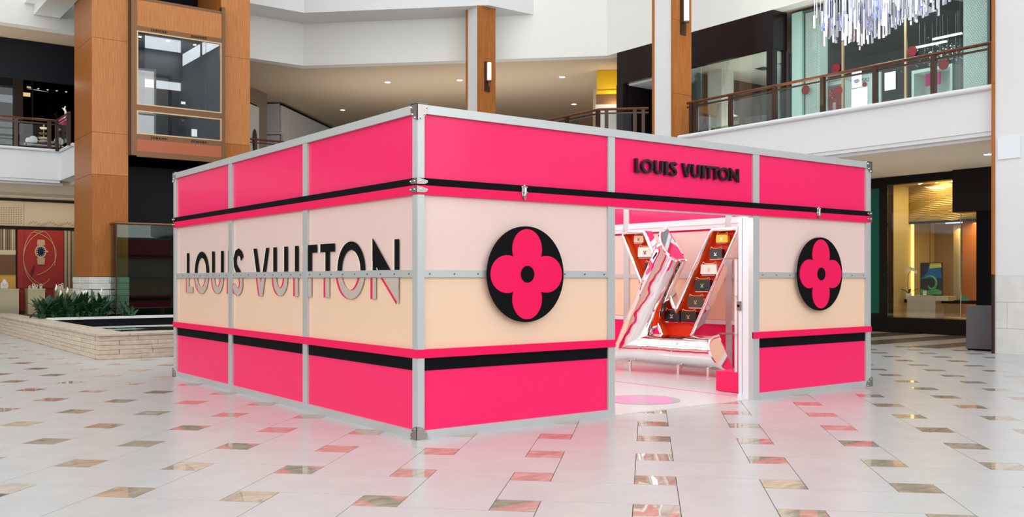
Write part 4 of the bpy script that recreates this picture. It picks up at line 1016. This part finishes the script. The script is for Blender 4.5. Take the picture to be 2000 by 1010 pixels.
# ------------------------------------------------------------------ crystal shop on the upper floor
KS = thing('crystal_shop', (21.5, 13.2, 5.15), 'glass-fronted upper shop with mesh pillars and red discs', 'shop front')
bx('end_panel', 'teal', 21.52, 21.60, 15.66, 16.0, 5.15, 8.66, KS)
mp = bx('mesh_pillar', 'mesh_white', 21.62, 21.95, 15.17, 15.64, 5.15, 8.66, KS); mp2 = bx('mesh_pillar', 'mesh_white', 21.62, 21.95, 10.74, 11.30, 5.15, 8.66, KS)
for par, a, b in ((mp, 15.18, 15.63), (mp2, 10.75, 11.29)):
    mb = MB(); z = 5.2; r = 0
    while z < 8.62:
        v = a + (.028 if r % 2 else 0)
        while v < b - .05: mb.box(21.604, 21.62, v, v + .034, z, z + .022); v += .056
        z += .042; r += 1
    mb.build('mesh_scales', 'hammered', par, kind='stuff')
for a, b in ((10.6, 11.32), (11.33, 12.64), (12.71, 14.38), (14.44, 15.66)): bx('pane', 'glass_store', 21.50, 21.512, a, b, 5.15, 8.66, KS)
for v in (12.64, 14.38): bx('mullion', 'brass_trim', 21.48, 21.54, v, v + .055, 5.15, 8.66, KS)
bx('edge_post', 'black', 21.45, 21.6, 10.5, 10.6, 5.15, 8.66, KS)
bx('rear_wall', 'grey_wall', 25.0, 25.1, 10.4, 16.1, 5.15, 8.66, KS); bx('shop_ceiling', 'grey_wall', 21.55, 25.0, 10.4, 16.1, 8.60, 8.66, KS)
bx('end_wall', 'grey_wall', 21.96, 25.0, 10.4, 10.5, 5.15, 8.6, KS); bx('end_wall', 'grey_wall', 21.96, 25.0, 16.0, 16.1, 5.15, 8.6, KS)
MB().prism([(22.0, 12.4)] + [(24.9, 11.0), (24.9, 15.9), (23.2, 15.9)] + [(22.0 + 1.2 * (i / 8) ** 2, 12.4 + 3.5 * i / 8) for i in range(7, 0, -1)], 7.95, 8.05).build('dropped_ceiling', 'grey_dark', KS)
MB().prism([(22.0, 10.6), (24.9, 10.6), (24.9, 11.6), (22.0, 12.2)], 8.3, 8.36).build('ceiling_panel', 'soffit', KS)
bx('inner_wall', 'mint', 22.9, 22.95, 14.2, 15.9, 5.15, 6.95, KS)
text('inner_sign', 'SWAROVSKI', 'grey_text', KS, (22.885, 14.95, 6.80), (0, -1, 0), (0, 0, 1), .15, .006)
area('crystal_shop_light', (22.2, 13.2, 8.5), (22.6, 13.2, 5), 1.0, 4.5, 130, (.94, 1, .99))
DOTS = [(15.52, 6.50, 'red disc on the mesh pillar pane'), (14.59, 6.92, 'dark red disc half behind the handrail at the first mullion'), (14.53, 6.32, 'red disc between the gift display and the mullion'), (13.76, 6.36, 'smallest red disc beside the mask poster'), (12.48, 6.95, 'red disc beside the second mullion above the handrail'), (11.69, 6.49, 'red disc in front of the pale display cabinet')]
for i, (v, z, lb) in enumerate(DOTS):
    r = .06 if i == 3 else .125
    t = thing('window_disc', (21.47, v, z), lb, 'window decal', 'red discs on the crystal shop window')
    MB().slab(ellipse(0, 0, r, r, 28), (21.46, v, z), (0, -1, 0), (0, 0, 1), .012).build('disc', 'red_dot', t); MB().slab(ellipse(0, 0, r * .9, r * .9, 28), (21.457, v, z), (0, -1, 0), (0, 0, 1), .003).build('face', 'red_dot', t)
def sheet(v0, v1, z0, z1, label, title=None, mask=False, lines=4):
    t = thing('notice_sheet', (21.48, (v0 + v1) / 2, z0), label, 'poster', 'notices on the crystal shop window')
    bx('paper', 'paper', 21.472, 21.482, v0, v1, z0, z1, t); vc = (v0 + v1) / 2
    if title: text('title', title, 'grey_text', t, (21.470, vc, z1 - .06), (0, -1, 0), (0, 0, 1), .085, .001)
    if mask:
        zc = z0 + .42 * (z1 - z0)
        MB().slab([(-.075, .03), (-.03, .045), (.03, .045), (.075, .03), (.07, -.03), (.03, -.06), (-.03, -.06), (-.07, -.03)], (21.470, vc, zc), (0, -1, 0), (0, 0, 1), .003).build('mask_symbol', 'grey_text', t)
        for sgn in (-1, 1): MB().tube([(21.469, vc - sgn * .075, zc + .025), (21.469, vc - sgn * .105, zc), (21.469, vc - sgn * .072, zc - .025)], .004, 5).build('mask_loop', 'grey_text', t)
    ln = MB()
    for i in range(lines): ln.box(21.470, 21.472, v0 + .05 + .02 * (i % 2), v1 - .05 - .02 * (i % 2), z1 - .13 - i * .03, z1 - .125 - i * .03)
    ln.build('print_lines', 'grey_text', t, kind='stuff')
sheet(13.85, 14.13, 6.32, 6.72, 'white face mask notice on the crystal shop window', 'MASKS', True, 2)
sheet(13.69, 14.14, 5.80, 6.29, 'pale printed sheet right under the mask notice', None, False, 5)
sheet(12.92, 13.21, 6.11, 6.55, 'plain white notice sheet alone in the middle window', None, False, 4)
def cabinet(v0, v1, z1, label):
    t = thing('display_cabinet', (22.3, (v0 + v1) / 2, 5.15), label, 'cabinet')
    bx('base', 'mint', 22.25, 22.8, v0, v1, 5.15, 5.95, t); bx('top', 'mint', 22.25, 22.8, v0, v1, z1 - .08, z1, t)
    bx('side', 'mint', 22.25, 22.8, v0, v0 + .06, 5.95, z1 - .08, t); bx('side', 'mint', 22.25, 22.8, v1 - .06, v1, 5.95, z1 - .08, t); bx('back', 'white', 22.75, 22.8, v0 + .06, v1 - .06, 5.95, z1 - .08, t)
cabinet(14.85, 15.75, 6.75, 'pale display cabinet framing the red gift with bow'); cabinet(11.9, 12.95, 6.66, 'pale display cabinet with magenta card under the bead cluster')
mg = thing('magenta_card', (22.4, 12.47, 6.0), 'magenta square card inside the pale cabinet', 'card'); bx('sheet', 'magenta', 22.40, 22.42, 12.28, 12.67, 6.24, 6.55, mg); bx('easel', 'white', 22.42, 22.5, 12.42, 12.5, 5.95, 6.26, mg)
gf = thing('gift_box', (22.4, 15.37, 5.95), 'glossy red gift box with big ribbon bow', 'gift')
bx('box', 'red_gift', 22.35, 22.62, 15.17, 15.58, 5.95, 6.40, gf)
bow = MB()
for i in range(9):
    a = i * math.pi * 2 / 9; c = (22.33, 15.37 + .12 * math.cos(a), 6.46 + .07 * math.sin(a))
    bow.tube([(22.34, 15.37, 6.45), (22.30, c[1] + .03, c[2] + .03), (22.30, c[1] + .06 * math.cos(a), c[2] + .05 * math.sin(a)), (22.34, 15.37, 6.45)], .03, 6)
bow.build('bow', 'red_gift', gf, smooth=True)
for v in (15.24, 15.50): bx('tag', 'white', 22.335, 22.35, v - .04, v + .04, 6.02, 6.22, gf)
of = thing('sale_sign', (22.2, 15.5, 5.9), 'magenta sale board at the foot of the gift display', 'sign'); bx('board', 'magenta', 22.18, 22.22, 15.2, 15.85, 5.84, 6.06, of); text('words', '% OFF', 'white', of, (22.175, 15.5, 5.99), (0, -1, 0), (0, 0, 1), .16, .002); bx('support', 'white', 22.19, 22.21, 15.4, 15.6, 5.15, 5.84, of)
bd = thing('bead_cluster', (22.6, 12.3, 7.0), 'hanging cluster of small glass beads above the pale cabinet', 'hanging ornament')
bm = MB()
for i in range(230):
    v = 12.3 + random.gauss(0, .28); z = 6.98 + random.gauss(0, .13); r = random.uniform(.012, .026); bm.lathe([(.002, -r), (r, 0), (.002, r)], (22.6 + random.uniform(-.25, .25), v, z), 6)
bm.build('beads', 'chrome', bd, kind='stuff')
for i in range(6): MB().tube([(22.6, 11.8 + i * .2, 7.0), (22.6, 11.8 + i * .2, 7.95)], .004, 5).build('wire', 'steel', bd)
for v0, v1, z, lb in ((11.74, 12.48, 7.36, 'upper thin pale light bar in the crystal shop'), (12.12, 12.92, 7.24, 'lower thin pale light bar in the crystal shop')):
    t = thing('light_bar', (22.4, v0, z), lb, 'lamp', 'light bars in the crystal shop'); bx('tube', 'led', 22.38, 22.42, v0, v1, z, z + .03, t); bx('channel', 'white', 22.375, 22.425, v0, v1, z + .031, z + .05, t)
    for v in (v0 + .1, v1 - .1): MB().tube([(22.4, v, z + .05), (22.4, v, 7.95)], .004, 5).build('wire', 'steel', t)

# ------------------------------------------------------------------ crystal rod chandelier hanging in the atrium
CH = thing('chandelier', (15.4, 9.7, 8.0), 'large chandelier of hanging crystal rods in front of the upper shops', 'chandelier')
bx('frame', 'steel', 14.3, 16.5, 9.25, 10.15, 7.30, 7.34, CH)
for u, v in ((14.6, 9.5), (16.2, 9.9)): MB().tube([(u, v, 7.34), (u, v, 18.2)], .012, 6).build('cable', 'steel', CH)
for i in range(150):
    f = random.random(); g = random.uniform(-1, 1)
    u = 14.53 + 1.92 * f + .20 * g; v = 10.36 - 1.44 * f + .26 * g
    prof = 5.62 + .62 * f ** 1.3 - .18 * math.exp(-((f - .42) / .16) ** 2) + (.10 if f < .1 else 0)
    zb = prof + abs(random.gauss(0, .20)) ; L = random.uniform(.25, .62); r = random.uniform(.016, .030)
    if f < .25: L = random.uniform(.18, .40)
    a = random.uniform(0, 1.5)
    pts = [(u + r * math.cos(a + k * math.pi / 2), v + r * math.sin(a + k * math.pi / 2)) for k in range(4)]
    mb = MB().prism(pts, zb, zb + L); mb.tube([(u, v, zb + L), (u, v, 7.30)], .0025, 4)
    mb.build('crystal_rod', random.choice(['crystal', 'crystal', 'crystal', 'crystal_clear']), CH)
for i in range(26):
    f = random.random() * .8 + .05; u = 14.53 + 1.92 * f; v = 10.36 - 1.44 * f; z = 5.98 + .42 * f + random.gauss(0, .05)
    MB().box(u - .03, u + .03, v - .03, v + .03, z, z + .03).tube([(u, v, z + .03), (u, v, 7.30)], .004, 4).build('lamp_node', 'crystal_blue', CH)

# ------------------------------------------------------------------ ground-floor jewellery shop at the right
JS = thing('jewel_shop', (23.5, 13, 0), 'dark framed ground-floor shop with glowing golden display window', 'shop front')
bx('pier', 'espresso_matt', 23.5, 23.8, 14.38, 14.62, 0, 4.2, JS); bx('pier', 'espresso_matt', 23.5, 23.8, 14.98, 17.5, 0, 4.2, JS)
bx('green_panel', 'teal_dark', 23.55, 23.6, 14.62, 14.98, .5, 3.92, JS)
bx('panel_surround', 'espresso_matt', 23.52, 23.8, 14.62, 14.98, 0, .5, JS); bx('panel_surround', 'espresso_matt', 23.52, 23.8, 14.62, 14.98, 3.92, 4.2, JS)
bx('lintel', 'espresso_matt', 23.5, 23.8, 12.46, 14.38, 3.99, 4.2, JS); bx('header_box', 'espresso_matt', 23.3, 23.8, 10.9, 12.46, 3.13, 4.2, JS)
bx('plinth', 'espresso_matt', 23.45, 23.8, 12.22, 14.38, 0, .40, JS)
bx('door_side', 'black', 23.4, 23.8, 10.9, 11.90, 0, 3.13, JS)
bx('pane', 'glass_clear', 23.5, 23.512, 12.36, 14.37, .40, 3.99, JS); bx('pane', 'glass_clear', 23.5, 23.512, 11.90, 12.34, .40, 3.13, JS)
bx('pane_edge', 'steel', 23.495, 23.515, 12.34, 12.36, .40, 3.13, JS)
bx('return_wall', 'linen_gold', 23.8, 26.5, 14.38, 14.45, 0, 4.2, JS)
bx('display_ceiling', 'wave_gold', 23.8, 26.0, 11.9, 14.38, 4.02, 4.1, JS)
bx('display_floor', 'linen_gold', 23.8, 26.0, 11.9, 14.38, .0, .38, JS)
wv = MB(); n = 64
for j in range(26):
    z0 = 3.04 + j * .0377; vs = []
    for i in range(n + 1):
        v = 12.2 + 2.18 * i / n; zz = z0 + .030 * math.sin(v * 4.2 + j * .55) + .012 * math.sin(v * 9 + j); vs += [(24.60, v, zz), (24.54, v, zz + .012), (24.60, v, zz + .034)]
    fs = [(i * 3 + q, i * 3 + q + 1, (i + 1) * 3 + q + 1, (i + 1) * 3 + q) for i in range(n) for q in range(2)]
    wv.add(vs, fs)
wv.build('wave_relief', 'wave_gold', JS, smooth=False)
bx('relief_backing', 'wave_gold', 24.60, 24.66, 12.2, 14.38, 3.02, 4.02, JS)
bx('dark_bar', 'espresso_matt', 24.56, 24.64, 11.9, 14.38, 2.96, 3.02, JS)
bx('inner_back', 'brown_gold', 25.9, 26.0, 11.0, 14.38, .38, 3.0, JS)
bx('inner_pane', 'glass_clear', 24.60, 24.61, 13.0, 14.30, .38, 2.96, JS)
bx('timber_wall', 'orange_wood', 25.5, 25.6, 11.0, 13.35, .38, 3.02, JS); bx('inner_mullion', 'bronze', 24.59, 24.615, 13.78, 13.792, .38, 2.96, JS)
bx('gold_screen', 'wave_gold', 24.7, 24.74, 12.99, 13.18, .9, 2.9, JS)
bx('glow_strip', 'glow_gold', 24.66, 24.70, 14.30, 14.37, .38, 2.96, JS)
bx('shelf', 'espresso_matt', 24.3, 24.7, 14.30, 14.80 - .44, .79, .88, JS); bx('shelf', 'espresso_matt', 24.3, 24.7, 11.95, 13.41, .79, .88, JS)
bx('counter_glow', 'downlight_warm', 25.2, 25.24, 11.2, 12.6, .98, 1.02, JS)
area('jewel_light', (24.1, 13.3, 3.95), (24.5, 13.4, 1.5), .4, 1.9, 55, (1, .78, .42)); area('jewel_back_light', (25.2, 12.8, 2.9), (25.6, 12.8, 1.2), .5, 2.0, 30, (1, .70, .36))
for i, (v, u, lb) in enumerate(((14.05, 23.9, 'first'), (13.85, 24.2, 'second'), (13.65, 23.95, 'third'), (13.4, 24.25, 'fourth'), (13.2, 23.9, 'fifth'), (12.95, 24.2, 'sixth'), (12.7, 23.95, 'seventh'), (12.5, 24.1, 'eighth'))):
    t = thing('window_light', (u, v, 4.0), lb + ' of eight warm spot lights in the golden window, counted from the green panel', 'light', 'spot lights in the golden window')
    MB().lathe([(.03, 0), (.035, .012)], (u, v, 4.006), 10).build('lens', 'downlight_warm', t); MB().tube([(u + .042 * math.cos(a), v + .042 * math.sin(a), 4.012) for a in [k * math.pi / 5 for k in range(10)]], .006, 5, closed=True).build('ring', 'brass_trim', t)
PD = thing('stone_plinth', (24.3, 13.75, .38), 'sand-coloured block plinth in the golden window', 'plinth'); bx('block', 'sand', 24.0, 24.45, 13.30, 14.10, .38, .98, PD); bx('wing', 'sand', 24.0, 24.45, 12.95, 13.29, .86, .98, PD)
AR = thing('picture_panel', (24.5, 13.6, .98), 'dark blue-green picture panel with curling green motif on the sand plinth', 'picture')
bx('panel', 'photo_dark', 24.40, 24.44, 13.33, 13.95, .99, 1.88, AR)
mat('art_blue', (0.01, 0.10, 0.32), 0.4); mat('art_green', (0.06, 0.30, 0.10), 0.4); mat('art_yellow', (0.42, 0.45, 0.05), 0.4)
MB().slab([(-.30, .02), (.30, .05), (.26, .42), (-.06, .44), (-.10, .20)], (24.397, 13.64, 1.42), (0, -1, 0), (0, 0, 1), .003).build('blue_field', 'art_blue', AR)
MB().tube([(24.39, 13.64 - .22 * math.cos(a) * (1 - .05 * i), 1.30 + .24 * math.sin(a) * (1 - .05 * i)) for i, a in enumerate([2.4 - .42 * k for k in range(13)])], .03, 6, rr=[.02 + .015 * math.sin(i / 12 * math.pi) for i in range(13)]).build('green_curl', 'art_green', AR)
MB().slab([(-.3, -.40), (.3, -.40), (.3, -.30), (.1, -.24), (-.1, -.30), (-.3, -.25)], (24.397, 13.64, 1.42), (0, -1, 0), (0, 0, 1), .003).build('green_ground', 'art_green', AR)
MB().slab([(-.05, .30), (.30, .33), (.28, .44), (-.02, .44)], (24.394, 13.64, 1.42), (0, -1, 0), (0, 0, 1), .003).build('yellow_corner', 'art_yellow', AR)
PT_ = thing('ring_dish', (24.15, 13.68, .98), 'small pale dish and ring holder in front of the picture panel', 'dish'); MB().lathe([(.05, 0), (.20, .012), (.21, .02)], (24.15, 13.68, .98), 20).build('dish', 'white', PT_); MB().lathe([(.045, .02), (.045, .14)], (24.15, 13.68, .98), 12).build('holder', 'slat_light', PT_)
OR = thing('orchid', (24.25, 14.28, .88), 'white orchid in a white pot on the dark window shelf', 'plant')
OB = (24.25, 14.20, .88)
MB().lathe([(.055, 0), (.075, .16), (.065, .16)], OB, 14).build('pot', 'white', OR)
fm = MB()
for a in (0.3, 1.6, 2.7, 3.9, 5.2): leaf(fm, (OB[0], OB[1], 1.02), a, .24, .07, .14, .10)
fm.build('leaves', 'leaf', OR, kind='stuff')
MB().tube([(OB[0], OB[1], 1.03), (OB[0], OB[1] + .03, 1.3), (OB[0], OB[1] + .01, 1.55), (OB[0], OB[1] - .08, 1.70), (OB[0], OB[1] - .22, 1.66)], .008, 6).build('flower_stem', 'soil', OR)
for (dv, z) in ((.03, 1.70), (-.06, 1.74), (-.14, 1.70), (-.22, 1.63)):
    mb = MB(); c = (OB[0] - .03, OB[1] + dv, z)
    for k in range(5): mb.slab(ellipse(.03 * math.cos(k * 1.257), .03 * math.sin(k * 1.257), .024, .024, 8), c, (0, -1, 0), (0, 0, 1), .004)
    mb.build('flower', 'petal', OR)
CD = thing('green_card', (24.0, 12.4, .88), 'small green card standing on the dark shelf', 'card'); bx('card', 'art_green', 23.9, 23.91, 12.36, 12.56, .88, 1.0, CD); bx('foot', 'art_green', 23.91, 23.96, 12.42, 12.5, .88, .9, CD)
PG = thing('grey_pedestal', (19.0, 9.55, 0), 'plain dark grey box pedestal standing against the white column', 'pedestal')
MB().prism([(18.80, 9.77), (18.93, 9.31), (19.33, 9.42), (19.20, 9.88)], .03, .90).build('body', 'bin_grey', PG, bevel=.006); MB().prism([(18.83, 9.75), (18.95, 9.34), (19.31, 9.43), (19.18, 9.85)], 0, .03).build('foot', 'black', PG)
# shop forecourt paved in alternating dark and pale bands
mat('band_pale', (0.56, 0.49, 0.42), .25); mat('band_dark', (0.135, 0.105, 0.088), .25)
cuts = [5.2, 6.6, 7.3, 8.1, 8.8, 9.6, 10.3, 11.0, 11.75, 12.6, 13.3, 14.2, 15.0, 15.8, 16.6, 17.4]
for k, (a, b) in enumerate(zip(cuts, cuts[1:])): bx('forecourt_band', 'band_dark' if k % 2 == 0 else 'band_pale', 18.75, 23.44, a, b, -.02, .002, FL)

# fill lights added to brighten the gallery ceilings from below, without fixtures
area('gallery_fill_east', (19.3, 13.5, 5.3), (19.6, 13.5, 8.7), .8, 8, 120, (1, .93, .82))
area('gallery_fill_north', (20.0, 29.8, 5.3), (20.5, 30.2, 8.7), 10, 6, 200, (1, .92, .82))
area('gallery_fill_west', (2.5, 30.8, 5.3), (2.5, 30.8, 8.7), 8, .8, 90, (1, .92, .8))
area('low_fill_east', (21.0, 11.5, .4), (21.0, 11.5, 4.2), 3, 9, 50, (1, .9, .76))  # added fill near the floor, brightens the low ceiling
area('low_fill_north', (4.0, 33.0, .4), (4.0, 33.0, 4.2), 8, 3, 45, (1, .9, .76))
area('pavilion_fill', (8.6, 7.50, 2.80), (8.6, 10.2, 1.2), 4.0, .12, 10, (1, .95, .95))  # added fill inside the pavilion, no fixture built
area('pavilion_fill', (8.2, 13.9, 2.80), (8.2, 10.4, .8), 4.0, .12, 10, (1, .95, .95))
area('pavilion_fill', (4.60, 10.4, 2.80), (10.5, 10.3, 1.3), 4.0, .15, 70, (1, .95, .92))  # added fill aimed at the sculpture niches
area('dark_shop_fill', (5.9, 31.2, 7.4), (5.8, 30.9, 5.4), .6, .3, 8, (1, .93, .8))  # small fill added to brighten the table items
area('cab_light', (8.2, 26.9, 8.06), (8.2, 27.0, 5.1), 1.6, .8, 26, (1, .93, .82))
